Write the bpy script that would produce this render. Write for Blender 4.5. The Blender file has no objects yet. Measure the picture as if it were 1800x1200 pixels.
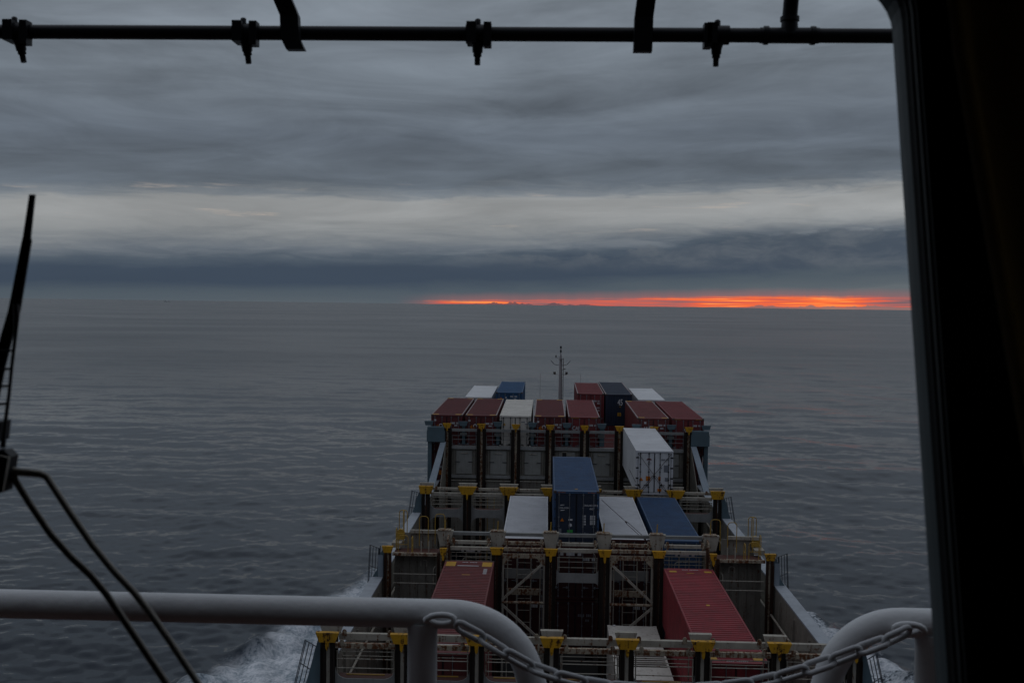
import bpy, bmesh, math, random
import numpy as np
from mathutils import Vector, Matrix

random.seed(7)
S = bpy.context.scene
COL = S.collection
R = math.radians

# ------------------------------------------------------------------ camera
# ship axes: +Y = towards the bow, +X = starboard, +Z = up.  Camera stands in the wheelhouse.
ZC = 28.0                                   # eye height above the sea
TILT = 0.0088                               # the ship trims slightly against the sea
cam_d = bpy.data.cameras.new('camera')
cam = bpy.data.objects.new('camera', cam_d)
COL.objects.link(cam)
pit, yaw, rol = 0.04357, 0.03373, 0.0131
fw = Vector((-math.sin(yaw)*math.cos(pit), math.cos(yaw)*math.cos(pit), -math.sin(pit)))
rt = Vector((math.cos(yaw), math.sin(yaw), 0))
up = rt.cross(fw)
r2 = rt*math.cos(rol) + up*math.sin(rol)
u2 = -rt*math.sin(rol) + up*math.cos(rol)
M = Matrix((r2, u2, -fw)).transposed().to_4x4()
M.translation = (0, 0, ZC)
cam.matrix_world = M
cam_d.sensor_width = 36.0
cam_d.lens = 36.0*1865.0/1800.0
cam_d.clip_start = 0.02
cam_d.clip_end = 200000
cam_d.dof.use_dof = True
cam_d.dof.focus_distance = 62.0
cam_d.dof.aperture_fstop = 13.0
S.camera = cam

# ------------------------------------------------------------------ node helper
class N:
    def __init__(s, tree):
        s.t = tree; s.n = tree.nodes; s.l = tree.links
    def put(s, sock, v):
        if v is None: return
        if isinstance(v, bpy.types.NodeSocket): s.l.new(v, sock)
        else:
            if sock.type == 'RGBA' and len(v) == 3: v = (*v, 1)
            sock.default_value = v
    def math(s, op, a, b=None, c=None, clamp=False):
        n = s.n.new('ShaderNodeMath'); n.operation = op; n.use_clamp = clamp
        for i, v in enumerate((a, b, c)): s.put(n.inputs[i], v)
        return n.outputs[0]
    def vmath(s, op, a, b=None, sc=None):
        n = s.n.new('ShaderNodeVectorMath'); n.operation = op
        s.put(n.inputs[0], a); s.put(n.inputs[1], b)
        if sc is not None: s.put(n.inputs['Scale'], sc)
        return n.outputs['Value'] if op in ('DOT_PRODUCT', 'LENGTH') else n.outputs[0]
    def add(s, a, b): return s.math('ADD', a, b)
    def sub(s, a, b): return s.math('SUBTRACT', a, b)
    def mul(s, a, b): return s.math('MULTIPLY', a, b)
    def mix(s, f, a, b, mode='MIX'):
        n = s.n.new('ShaderNodeMix'); n.data_type = 'RGBA'; n.blend_type = mode
        s.put(n.inputs[0], f); s.put(n.inputs[6], a); s.put(n.inputs[7], b)
        return n.outputs[2]
    def noise(s, vec, scale, detail=4, rough=0.5, dist=0.0, out='Fac'):
        n = s.n.new('ShaderNodeTexNoise')
        s.put(n.inputs['Vector'], vec)
        n.inputs['Scale'].default_value = scale; n.inputs['Detail'].default_value = detail
        n.inputs['Roughness'].default_value = rough; n.inputs['Distortion'].default_value = dist
        return n.outputs[out]
    def comb(s, x, y, z=0.0):
        n = s.n.new('ShaderNodeCombineXYZ')
        for i, v in enumerate((x, y, z)): s.put(n.inputs[i], v)
        return n.outputs[0]
    def sep(s, v):
        n = s.n.new('ShaderNodeSeparateXYZ'); s.put(n.inputs[0], v); return n.outputs
    def step(s, x, a, b, lo=0.0, hi=1.0):
        n = s.n.new('ShaderNodeMapRange'); n.interpolation_type = 'SMOOTHSTEP'
        s.put(n.inputs[0], x); s.put(n.inputs[1], a); s.put(n.inputs[2], b); s.put(n.inputs[3], lo); s.put(n.inputs[4], hi)
        return n.outputs[0]
    def ramp(s, x, stops):
        n = s.n.new('ShaderNodeValToRGB'); s.put(n.inputs[0], x)
        e = n.color_ramp.elements
        while len(e) < len(stops): e.new(0.5)
        for el, (p, c) in zip(e, stops):
            el.position = p; el.color = (*c, 1)
        return n.outputs[0]

def lin(*c):
    out = []
    for v in c:
        v /= 255.0
        out.append(v/12.92 if v <= 0.04045 else ((v+0.055)/1.055)**2.4)
    return tuple(out)

# ------------------------------------------------------------------ world: dusk overcast with a clear strip over the horizon
SUN_AZ = R(13.0)                            # the sun sits low, a little to starboard of the bow
SUN_EL = R(1.0)
W = bpy.data.worlds.new('World'); S.world = W; W.use_nodes = True
W.node_tree.nodes.clear()
w = N(W.node_tree)
d = w.vmath('NORMALIZE', w.n.new('ShaderNodeTexCoord').outputs['Generated'])
dx, dy, dz = w.sep(d)
sin_e = w.add(dz, w.mul(dy, TILT))
el = w.mul(w.math('ARCSINE', sin_e), 57.29578)                    # degrees above the sea horizon
az = w.mul(w.math('ARCTAN2', dx, dy), 57.29578)                   # degrees right of the bow
# plane-projected coordinates for the upper cloud deck
den = w.math('MAXIMUM', w.add(sin_e, 0.03), 0.03)
px = w.math('DIVIDE', dx, den); py = w.math('DIVIDE', dy, den)
deck = w.comb(px, py, 0.0)
cl1 = w.noise(w.vmath('MULTIPLY', deck, (1.5, 1.25, 1)), 1.0, 6, 0.6, 0.9)
cl2 = w.noise(w.vmath('MULTIPLY', deck, (0.42, 0.5, 1)), 1.0, 3, 0.5, 0.5)
band = w.comb(w.mul(az, 0.075), w.mul(w.add(el, w.mul(az, -0.035)), 0.5), 3.3)
bn = w.noise(band, 1.0, 5, 0.55, 0.7)
band2 = w.comb(w.mul(az, 0.3), w.mul(el, 2.2), 9.1)
bn2 = w.noise(band2, 1.0, 5, 0.6, 0.6)
azr = w.math('MAXIMUM', w.math('MINIMUM', az, 30.0), -30.0)
lift = w.add(w.mul(azr, 0.026), w.mul(w.mul(w.step(azr, -4.0, 16.0), w.step(el, 5.4, 3.8)), 0.55))                                          # cloud edges climb to the right
e1 = w.sub(el, lift)
e1 = w.add(e1, w.mul(w.sub(bn, 0.5), 1.5))
e1 = w.add(e1, w.mul(w.sub(bn2, 0.5), w.step(el, 1.0, 3.2, 0.3, w.step(azr, -5.0, 15.0, 1.0, 1.5))))
# vertical profile of the cloud layers
stops = [(0.0, lin(92, 99, 104)), (0.9, lin(73, 83, 92)), (1.5, lin(58, 69, 83)), (2.2, lin(59, 70, 84)), (2.75, lin(74, 84, 95)),
         (3.15, lin(98, 105, 113)), (3.5, lin(112, 117, 122)), (4.1, lin(132, 135, 137)), (4.9, lin(141, 143, 144)), (5.65, lin(137, 139, 140)), (6.0, lin(112, 118, 124)),
         (6.5, lin(92, 100, 109)), (9.0, lin(90, 98, 108)), (12.0, lin(102, 110, 119)), (16.5, lin(116, 124, 133)),
         (30.0, lin(134, 141, 150)), (90.0, lin(172, 178, 188))]
f = lambda e: (e/90.0)**0.5
t = w.math('POWER', w.math('DIVIDE', w.math('MAXIMUM', e1, 0.0), 90.0), 0.5)
sky = w.ramp(t, [(f(e), c) for e, c in stops])
# mottling of the upper deck
mot = w.add(w.mul(w.sub(cl1, 0.5), 0.62), w.mul(w.sub(cl2, 0.5), 0.9))
mot = w.mul(mot, w.step(el, 4.5, 8.0, 0.0, 1.0))
mot2 = w.mul(w.sub(bn, 0.5), w.step(el, 2.5, 5.0, 0.15, 0.95))
gain = w.math('MAXIMUM', w.add(0.96, w.add(mot, mot2)), 0.35)
sky = w.mix(1.0, sky, w.comb(gain, gain, gain), 'MULTIPLY')
# faint warm flecks where the pale band thins
fleck = w.mul(w.step(w.noise(w.comb(w.mul(az, 0.16), w.mul(el, 1.6), 21.0), 1.0, 5, 0.6), 0.6, 0.75), w.mul(w.step(el, 3.6, 4.4), w.step(el, 6.6, 5.6)))
sky = w.mix(w.mul(fleck, 0.5), sky, lin(178, 164, 152))
# a ragged dark bank rising in the right part of the pale band
lump = w.noise(w.comb(w.mul(az, 0.42), w.mul(el, 1.1), 31.0), 1.0, 6, 0.62, 0.3)
btop = w.add(w.step(azr, 0.0, 15.0, 2.7, 4.15), w.mul(w.sub(lump, 0.5), 1.7))
bank = w.mul(w.step(el, btop, w.sub(btop, 0.20)), w.mul(w.step(el, 1.6, 2.6), w.step(azr, -9.0, 4.0, 0.2, 1.0)))
bankc = w.mix(w.step(lump, 0.35, 0.7), lin(68, 77, 88), lin(90, 96, 103))
sky = w.mix(w.mul(bank, 0.72), sky, bankc)
# clear sky behind the clouds
ns = w.n.new('ShaderNodeTexSky'); ns.sky_type = 'NISHITA'; ns.sun_disc = False
ns.sun_elevation = SUN_EL; ns.sun_rotation = SUN_AZ; ns.air_density = 2.0; ns.dust_density = 4.0
clear = w.vmath('SCALE', ns.outputs[0], None, 0.05)
# glow: a narrow clear strip under the cloud bank, from 7 degrees left of the bow away to the right
gtop = w.step(azr, -9.0, 15.0, 0.22, 0.74)
gtop = w.add(gtop, w.mul(w.sub(w.noise(w.comb(w.mul(az, 0.5), 0.0, 4.0), 1.0, 5, 0.6), 0.5), 0.34))
gmask = w.mul(w.step(el, gtop, w.sub(gtop, 0.24)), w.mul(w.step(az, -8.2, -5.4), w.step(az, 55.0, 26.0)))
st = w.noise(w.comb(w.mul(az, 0.22), w.mul(w.sub(el, w.mul(az, 0.010)), 9.0), 2.0), 1.0, 5, 0.55, 0.25)
core = w.step(w.math('ABSOLUTE', w.sub(az, 12.6)), 9.0, 1.0)
core2 = w.mul(w.step(w.math('ABSOLUTE', w.sub(az, -4.3)), 3.2, 0.3), w.step(w.math('ABSOLUTE', w.sub(el, 0.13)), 0.14, 0.02, 0.3, 1.5))
core = w.math('MAXIMUM', core, w.mul(core2, 0.9))
heat = w.add(w.mul(w.sub(st, 0.5), 1.5), w.add(0.465, w.mul(core, 0.24)))
heat = w.sub(heat, w.mul(w.step(az, 13.5, 19.0), 0.17))
glow = w.ramp(heat, [(0.22, lin(108, 88, 94)), (0.42, lin(160, 94, 90)), (0.56, lin(204, 88, 70)), (0.72, lin(236, 106, 54)), (0.9, lin(250, 160, 84))])
glow = w.mix(0.15, glow, w.mix(1.0, glow, clear, 'ADD'))
# soft pink flush on the cloud base just above the strip
flush = w.mul(w.step(el, w.add(gtop, 0.42), w.sub(gtop, 0.05)), w.mul(w.step(az, -8.5, -4.0), w.step(az, 55.0, 26.0)))
sky = w.mix(w.mul(flush, 0.55), sky, lin(136, 94, 96))
sky = w.mix(gmask, sky, glow)
# little cumulus silhouettes standing on the horizon
cum = w.noise(w.comb(w.mul(az, 0.75), 0.0, 12.0), 1.0, 6, 0.58)
ctop = w.add(w.mul(w.step(cum, 0.42, 0.70), w.add(w.mul(w.step(w.math('ABSOLUTE', w.sub(azr, -1.2)), 4.5, 1.0), 0.24), w.step(azr, 6.0, 17.0, 0.02, 0.24))), w.step(azr, 6.0, 17.0, 0.012, 0.12))
cmask = w.mul(w.step(el, ctop, w.sub(ctop, w.step(azr, 2.0, 14.0, 0.03, 0.06))), w.step(az, -7.0, -3.0))
sky = w.mix(w.mul(cmask, 0.85), sky, w.mix(w.step(az, 2.0, 16.0), lin(84, 70, 78), lin(124, 104, 102)))
# the sky behind the ship is the night side
side = w.step(dy, -0.75, 0.55, 0.66, 1.0)
sky = w.mix(1.0, sky, w.comb(side, side, w.math('POWER', side, 0.8)), 'MULTIPLY')
bg = w.n.new('ShaderNodeBackground'); w.put(bg.inputs[0], sky); bg.inputs[1].default_value = 1.2
wo = w.n.new('ShaderNodeOutputWorld'); w.l.new(bg.outputs[0], wo.inputs[0])

sun_d = bpy.data.lights.new('sun', 'SUN'); sun_d.energy = 0.004; sun_d.angle = R(60); sun_d.color = (1.0, 0.55, 0.3)
sun = bpy.data.objects.new('sun', sun_d); COL.objects.link(sun)
sv = Vector((math.sin(SUN_AZ)*math.cos(SUN_EL), math.cos(SUN_AZ)*math.cos(SUN_EL), math.sin(R(2.0))))
sun.rotation_euler = sv.to_track_quat('Z', 'Y').to_euler()
sun.location = (0, 0, 60)

vs = S.view_settings
vs.view_transform = 'Standard'; vs.look = 'None'; vs.exposure = 0.0; vs.gamma = 1.0; vs.use_curve_mapping = False
S.cycles.use_denoising = True
S.cycles.max_bounces = 4
S.cycles.diffuse_bounces = 3
S.cycles.caustics_reflective = False
S.cycles.caustics_refractive = False
W.cycles.sampling_method = 'MANUAL'; W.cycles.sample_map_resolution = 512

# ------------------------------------------------------------------ materials
def new_mat(name):
    m = bpy.data.materials.new(name); m.use_nodes = True
    m.node_tree.nodes.clear()
    k = N(m.node_tree)
    o = k.n.new('ShaderNodeOutputMaterial')
    b = k.n.new('ShaderNodeBsdfPrincipled')
    k.l.new(b.outputs[0], o.inputs[0])
    return m, k, b, o

def paint(name, rgb, rough=0.55, dirt=0.35, rust=0.0, metal=0.0, rustcol=(0.12, 0.042, 0.015), bump=0.15, spec=0.22, grime=(0.05, 0.045, 0.04)):
    m, k, b, o = new_mat(name)
    pos = k.n.new('ShaderNodeNewGeometry').outputs['Position']
    n1 = k.noise(pos, 1.7, 6, 0.6)
    n2 = k.noise(k.vmath('MULTIPLY', pos, (7.0, 7.0, 0.5)), 1.0, 4, 0.6)          # run-off streaks
    n3 = k.noise(pos, 9.0, 4, 0.6)
    c = k.mix(k.mul(k.step(n1, 0.35, 0.72), dirt), rgb, tuple(0.55*v+0.45*g for v, g in zip(rgb, grime)))
    c = k.mix(k.mul(k.step(n2, 0.45, 0.75), dirt*0.8), c, tuple(0.45*v+0.55*g for v, g in zip(rgb, grime)))
    if rust > 0:
        rm = k.mul(k.add(k.mul(n2, 0.6), k.mul(n3, 0.55)), 1.0)
        c = k.mix(k.step(rm, 0.80-rust*0.42, 0.92-rust*0.42), c, rustcol)
    fade_ = k.add(0.78, k.mul(k.noise(pos, 0.45, 3, 0.6, 0.4), 0.44))
    c = k.mix(1.0, c, k.comb(fade_, fade_, fade_), 'MULTIPLY')
    k.put(b.inputs['Base Color'], c)
    k.put(b.inputs['Roughness'], k.add(rough-0.08, k.mul(n1, 0.2)))
    b.inputs['Metallic'].default_value = metal
    b.inputs['Specular IOR Level'].default_value = spec
    if bump > 0:
        bp = k.n.new('ShaderNodeBump'); bp.inputs['Strength'].default_value = bump; bp.inputs['Distance'].default_value = 0.01
        k.put(bp.inputs['Height'], n3); k.l.new(bp.outputs[0], b.inputs['Normal'])
    return m

MT = {}
MT['frame'] = paint('frame_paint', (0.42, 0.385, 0.315), 0.6, 0.6, 0.42)
MT['frame_dirty'] = paint('frame_paint_rusty', (0.37, 0.315, 0.23), 0.65, 0.6, 0.66)
MT['plate'] = paint('plate_paint', (0.27, 0.27, 0.255), 0.6, 0.5, 0.16)
MT['wall'] = paint('hold_wall_paint', (0.26, 0.242, 0.20), 0.7, 0.75, 0.40)
MT['panel'] = paint('panel_paint', (0.30, 0.30, 0.272), 0.65, 0.5, 0.12)
MT['coaming'] = paint('coaming_paint', (0.36, 0.385, 0.41), 0.5, 0.35, 0.08)
MT['bluegrey'] = paint('blue_grey_paint', (0.098, 0.145, 0.165), 0.5, 0.35, 0.08)
MT['palegrey'] = paint('pale_blue_grey_paint', (0.27, 0.315, 0.35), 0.5, 0.3, 0.06)
MT['rust'] = paint('rusty_guide_steel', (0.045, 0.024, 0.016), 0.8, 0.4, 0.55, rustcol=(0.085, 0.030, 0.012))
MT['darkrust'] = paint('dark_guide_steel', (0.020, 0.014, 0.011), 0.75, 0.4, 0.35, rustcol=(0.05, 0.018, 0.008))
MT['yellow'] = paint('yellow_paint', (0.56, 0.29, 0.014), 0.55, 0.5, 0.50, rustcol=(0.05, 0.02, 0.008))
MT['yellowrail'] = paint('yellow_rail_paint', (0.42, 0.26, 0.045), 0.5, 0.3, 0.22)
MT['deck'] = paint('deck_paint', (0.10, 0.042, 0.032), 0.7, 0.5, 0.3)
MT['dark'] = paint('dark_void_paint', (0.02, 0.019, 0.018), 0.8, 0.3, 0.1)
MT['hull'] = paint('hull_paint', (0.05, 0.075, 0.12), 0.5, 0.4, 0.2)
MT['cage'] = paint('cage_paint', (0.055, 0.06, 0.07), 0.6, 0.3, 0.25)
MT['white'] = paint('white_marking', (0.62, 0.62, 0.62), 0.6, 0.4, 0.0, bump=0)
MT['grey_mark'] = paint('grey_marking', (0.2, 0.21, 0.23), 0.6, 0.3, 0.0, bump=0)
MT['orange'] = paint('orange_sticker', (0.60, 0.17, 0.01), 0.5, 0.25, 0.0, bump=0)
MT['amber'] = paint('amber_marking', (0.50, 0.27, 0.03), 0.55, 0.4, 0.15, bump=0)
MT['green'] = paint('green_sticker', (0.05, 0.33, 0.07), 0.5, 0.2, 0.0, bump=0)
MT['logo_red'] = paint('red_marking', (0.16, 0.02, 0.025), 0.5, 0.2, 0.0, bump=0)
MT['railwhite'] = paint('handrail_paint', (0.76, 0.765, 0.77), 0.42, 0.4, 0.10, bump=0.5, grime=(0.25, 0.25, 0.26))
MT['chain'] = paint('chain_paint', (0.55, 0.555, 0.565), 0.45, 0.3, 0.12, bump=0.25)
MT['black'] = paint('black_enamel', (0.014, 0.015, 0.018), 0.4, 0.2, 0.0, bump=0.1)
MT['rubber'] = paint('black_rubber', (0.010, 0.011, 0.011), 0.6, 0.1, 0.0, bump=0)
MT['wiperarm'] = paint('wiper_arm_steel', (0.62, 0.57, 0.50), 0.3, 0.3, 0.05, metal=0.0)
MT['winframe'] = paint('window_frame_paint', (0.10, 0.125, 0.13), 0.45, 0.2, 0.0)
MT['trim'] = paint('interior_trim', (0.05, 0.055, 0.055), 0.4, 0.1, 0.0, bump=0)
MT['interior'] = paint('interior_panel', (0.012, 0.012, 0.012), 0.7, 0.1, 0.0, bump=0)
MT['house'] = paint('house_paint', (0.10, 0.10, 0.098), 0.5, 0.3, 0.1)
MT['mast'] = paint('mast_paint', (0.40, 0.37, 0.36), 0.55, 0.3, 0.15)
MT['curtain'] = paint('brown_curtain_cloth', (0.28, 0.22, 0.12), 0.9, 0.3, 0.0, bump=0.3)
CT = {}
def ctm(key, rgb, **kw):
    CT[key] = paint('container_'+key, rgb, **kw)
ctm('maroon', (0.135, 0.030, 0.030), rough=0.6, dirt=0.7, rust=0.2, rustcol=(0.05, 0.02, 0.015))
ctm('red', (0.28, 0.040, 0.047), rough=0.55, dirt=0.7, rust=0.2, rustcol=(0.05, 0.02, 0.015))
ctm('brick', (0.20, 0.036, 0.038), rough=0.55, dirt=0.7, rust=0.2, rustcol=(0.05, 0.02, 0.015))
ctm('shadedred', (0.055, 0.014, 0.013), rough=0.7, dirt=0.5, rust=0.1)  # red darkened in its base colour for the shade deep in the hold
ctm('oxide', (0.175, 0.044, 0.042), rough=0.6, dirt=0.7, rust=0.2, rustcol=(0.05, 0.02, 0.015))
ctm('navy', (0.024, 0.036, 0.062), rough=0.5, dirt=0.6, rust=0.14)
ctm('blue', (0.038, 0.082, 0.165), rough=0.55, dirt=0.6, rust=0.14)
ctm('brightblue', (0.022, 0.085, 0.19), rough=0.5, dirt=0.6, rust=0.14)
ctm('white', (0.67, 0.67, 0.665), rough=0.5, dirt=0.35, rust=0.14, grime=(0.3, 0.29, 0.27))
ctm('cream', (0.60, 0.565, 0.50), rough=0.6, dirt=0.6, rust=0.34, grime=(0.25, 0.22, 0.18))
ctm('greywhite', (0.58, 0.58, 0.585), rough=0.6, dirt=0.42, rust=0.16, grime=(0.3, 0.3, 0.3))
ctm('paleedge', (0.33, 0.26, 0.25), rough=0.6, dirt=0.4, rust=0.2)
MT['casting'] = paint('casting_steel', (0.07, 0.055, 0.05), 0.7, 0.3, 0.4)
MT['rod_light'] = paint('galvanised_rod', (0.20, 0.215, 0.235), 0.45, 0.3, 0.1, metal=0.3)
MT['gasket'] = paint('door_gasket', (0.022, 0.024, 0.028), 0.6, 0.2, 0.0, bump=0)

# ------------------------------------------------------------------ mesh helper
class MB:
    """collects shapes (coordinates relative to the camera's eye unless base is given) and builds ONE mesh object"""
    def __init__(s): s.v = []; s.f = []; s.smooth = []
    def add(s, vs, fs, smooth=False):
        o = len(s.v); s.v += [tuple(p) for p in vs]
        s.f += [tuple(i+o for i in q) for q in fs]; s.smooth += [smooth]*len(fs); return s
    def box(s, x0, x1, y0, y1, z0, z1):
        x0, x1 = sorted((x0, x1)); y0, y1 = sorted((y0, y1)); z0, z1 = sorted((z0, z1))
        return s.add([(x0,y0,z0),(x1,y0,z0),(x1,y1,z0),(x0,y1,z0),(x0,y0,z1),(x1,y0,z1),(x1,y1,z1),(x0,y1,z1)],
                     [(0,3,2,1),(4,5,6,7),(0,1,5,4),(1,2,6,5),(2,3,7,6),(3,0,4,7)])
    def cbox(s, x, y, z, sx, sy, sz): return s.box(x-sx/2, x+sx/2, y-sy/2, y+sy/2, z-sz/2, z+sz/2)
    def prism(s, poly, axis, a, b):
        """poly: 2-D points; axis 'y': (x,z) extruded a..b along y; 'x': (y,z); 'z': (x,y)"""
        n = len(poly)
        mk = {'y': lambda p, q: (p[0], q, p[1]), 'x': lambda p, q: (q, p[0], p[1]), 'z': lambda p, q: (p[0], p[1], q)}[axis]
        vs_ = [mk(p, a) for p in poly] + [mk(p, b) for p in poly]
        fs = [tuple(range(n)), tuple(range(2*n-1, n-1, -1))] + [(i, i+n, (i+1) % n+n, (i+1) % n) for i in range(n)]
        return s.add(vs_, fs)
    def tube(s, pts, r, seg=8, closed=False):
        pts = [Vector(p) for p in pts]; n = len(pts)
        rr = r if isinstance(r, (list, tuple)) else [r]*n
        ring = []; prev = None
        for i, p in enumerate(pts):
            if closed: t_ = (pts[(i+1) % n]-pts[i-1]).normalized()
            else: t_ = (pts[min(i+1, n-1)]-pts[max(i-1, 0)]).normalized()
            if prev is None:
                a = t_.orthogonal().normalized()
            else:
                a = (prev - t_*prev.dot(t_))
                a = a.normalized() if a.length > 1e-6 else t_.orthogonal().normalized()
            prev = a; b = t_.cross(a)
            ring.append([p + (a*math.cos(2*math.pi*k/seg)+b*math.sin(2*math.pi*k/seg))*rr[i] for k in range(seg)])
        vs_ = [q for rg in ring for q in rg]; fs = []
        m = n if closed else n-1
        for i in range(m):
            j = (i+1) % n
            for k in range(seg):
                fs.append((i*seg+k, i*seg+(k+1) % seg, j*seg+(k+1) % seg, j*seg+k))
        s.add(vs_, fs, True)
        if not closed:
            s.add(ring[0], [tuple(range(seg-1, -1, -1))]); s.add(ring[-1], [tuple(range(seg))])
        return s
    def bar(s, a, b, w_, h_):
        """rectangular bar between two points; w_ across (horizontal), h_ the other way"""
        a = Vector(a); b = Vector(b); t_ = (b-a).normalized()
        ref = Vector((0, 1, 0)) if abs(t_.y) < 0.9 else Vector((0, 0, 1))
        u = t_.cross(ref).normalized(); v_ = t_.cross(u).normalized()
        q = [u*sx*w_/2+v_*sy*h_/2 for sx, sy in ((-1,-1),(1,-1),(1,1),(-1,1))]
        return s.add([a+x for x in q]+[b+x for x in q], [(0,1,2,3),(7,6,5,4),(0,4,5,1),(1,5,6,2),(2,6,7,3),(3,7,4,0)])
    def build(s, name, mat, parent=None, rel=True, base=None):
        off = Vector((0, 0, ZC)) if rel else Vector((0, 0, 0))
        if parent is not None and rel:
            q = parent
            while q is not None:
                off = off - q.location; q = q.parent
        me = bpy.data.meshes.new(name)
        me.from_pydata([tuple(Vector(p)+off) for p in s.v], [], s.f)
        me.polygons.foreach_set('use_smooth', s.smooth)
        bm = bmesh.new(); bm.from_mesh(me); bmesh.ops.recalc_face_normals(bm, faces=bm.faces); bm.to_mesh(me); bm.free()
        me.materials.append(mat)
        o = bpy.data.objects.new(name, me); COL.objects.link(o)
        if parent is not None: o.parent = parent
        return o

def tag(o, label, cat, group=None):
    o['label'] = label; o['category'] = cat
    if group: o['group'] = group
    return o
def thing(name, label, cat, loc, group=None):
    o = bpy.data.objects.new(name, None); COL.objects.link(o); o.empty_display_size = 0.2
    o.location = (loc[0], loc[1], loc[2]+ZC)
    return tag(o, label, cat, group)
def structure(o): o['kind'] = 'structure'; return o

TXT = {}
def lettering(body, size, loc, mat, parent, flat=False, wide=1.0, name='lettering', rotz=0.0):
    key = (body,)
    if key not in TXT:
        cu = bpy.data.curves.new('text', 'FONT'); cu.body = body; cu.size = 1.0; cu.offset = 0.018
        ob = bpy.data.objects.new('text', cu)
        TXT[key] = bpy.data.meshes.new_from_object(ob)
        bpy.data.objects.remove(ob); 
    me = TXT[key].copy(); me.materials.clear(); me.materials.append(mat)
    for vv in me.vertices: vv.co = (vv.co.x*size*wide, vv.co.y*size, 0)
    o = bpy.data.objects.new(name, me); COL.objects.link(o); o.parent = parent
    o.location = loc; o.rotation_euler = (0 if flat else math.pi/2, 0, rotz)
    return o

# ------------------------------------------------------------------ sea
def make_sea():
    rl_ = [0.0, 25.0]
    while rl_[-1] < 90000:
        r_ = rl_[-1]
        q = 0.014 if r_ < 62 else 0.0045 if r_ < 240 else 0.0075 if r_ < 800 else 0.020
        rl_.append(r_*(1+q))
    rad = np.array(rl_); nr = len(rad)-1
    a_in = np.linspace(-31, 31, 740)
    a_out = np.linspace(31, 329, 90)[1:-1]
    ang = np.radians(np.concatenate((a_in, a_out)))
    na = len(ang)
    rr, aa = np.meshgrid(rad, ang, indexing='ij')
    X = rr*np.sin(aa); Y = rr*np.cos(aa)
    rng = np.random.default_rng(3)
    Z = np.zeros_like(X)
    stepr = np.maximum(np.gradient(rad), 0.1)[:, None]*np.ones_like(X)
    spacing = np.maximum(stepr, rr*0.0015)
    lam = 0.7
    while lam < 95:
        for rep in range(2 if lam < 14 else 1):
            th = math.radians(196) + rng.normal(0, 0.62)
            l_ = lam*rng.uniform(0.93, 1.07); k = 2*math.pi/l_
            slope = 0.048 if l_ < 2.2 else 0.021 if l_ < 4.5 else 0.014 if l_ < 14 else 0.017*(14/l_)**0.8
            rows = np.where((l_/spacing[:, 0]) > 2.2)[0]
            if len(rows) == 0: continue
            m_ = rows.max()+1
            fade = np.clip((l_/spacing[:m_]-2.2)/2.0, 0, 1)
            Z[:m_] += fade*(slope/k)*np.sin(k*(X[:m_]*math.sin(th)+Y[:m_]*math.cos(th))+rng.uniform(0, 6.28))
        lam *= 1.115
    # bow waves thrown out on both sides
    hw = np.abs(X-1.67)
    edge = 19.8+(105-Y)*0.27
    near = np.exp(-((hw-edge+1.2)/1.5)**2)*np.clip((116-Y)/10, 0, 1)*np.clip((Y-40)/30, 0, 1)
    Z += near*0.85*(0.7+0.5*np.sin(Y*0.55+X*0.3)+0.25*np.sin(Y*1.7))
    inside = np.clip((edge-hw)/3, 0, 1)*np.clip((118-Y)/10, 0, 1)*np.clip(Y/30, 0, 1)
    Z += inside*0.18*(np.sin(X*1.9+Y*0.7)+np.sin(Y*1.45-X*0.8)+np.sin(X*0.9-Y*1.1))
    Z -= ZC*0 + TILT*Y + ZC
    co = np.stack((X, Y, Z+ZC), -1).reshape(-1, 3)
    i = np.arange(len(rad)-1)[:, None]*na; j = np.arange(na)[None, :]; jn = (j+1) % na
    quads = np.stack((i+j, i+na+j, i+na+jn, i+jn), -1).reshape(-1, 4)
    me = bpy.data.meshes.new('sea')
    me.vertices.add(len(co)); me.vertices.foreach_set('co', co.astype(np.float32).ravel())
    me.loops.add(quads.size); me.loops.foreach_set('vertex_index', quads.astype(np.int32).ravel())
    me.polygons.add(len(quads)); me.polygons.foreach_set('loop_start', np.arange(0, quads.size, 4, dtype=np.int32))
    me.polygons.foreach_set('loop_total', np.full(len(quads), 4, dtype=np.int32))
    me.polygons.foreach_set('use_smooth', np.ones(len(quads), dtype=bool))
    me.update(); me.validate()
    if me.polygons[nr*na//2].normal.z < 0: me.flip_normals()
    o = bpy.data.objects.new('sea', me); COL.objects.link(o)
    m, k, b, out = new_mat('sea_water')
    g = k.n.new('ShaderNodeNewGeometry')
    pos = g.outputs['Position']
    x, y, z = k.sep(pos)
    flat = k.comb(x, y, 0.0)
    # wind patches: broad areas of calmer and rougher water
    patch = k.noise(k.vmath('MULTIPLY', flat, (0.0022, 0.0040, 1)), 1.0, 4, 0.6, 0.8)
    patch2 = k.noise(k.vmath('MULTIPLY', flat, (0.010, 0.028, 1)), 1.0, 4, 0.6, 0.3)
    rough_w = k.add(0.6, k.add(k.mul(k.step(patch, 0.3, 0.7), 0.3), k.mul(k.step(patch2, 0.3, 0.7), 0.4)))
    def ripple(sc, st_, det):
        v_ = k.vmath('MULTIPLY', flat, st_)
        c_ = k.noise(v_, sc, det, 0.55, 0.2, out='Color')
        return k.vmath('SUBTRACT', c_, (0.5, 0.5, 0.5))
    r1 = k.vmath('SCALE', ripple(1.6, (0.6, 1.0, 1), 2), None, 0.15)
    r2_ = k.vmath('SCALE', ripple(0.28, (0.45, 1.0, 1), 2), None, 0.13)
    r3 = k.vmath('SCALE', ripple(0.06, (0.4, 1.0, 1), 2), None, 0.05)
    sl = k.vmath('ADD', k.vmath('ADD', r1, r2_), r3)
    sl = k.vmath('MULTIPLY', sl, (1, 1, 0))
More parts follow.
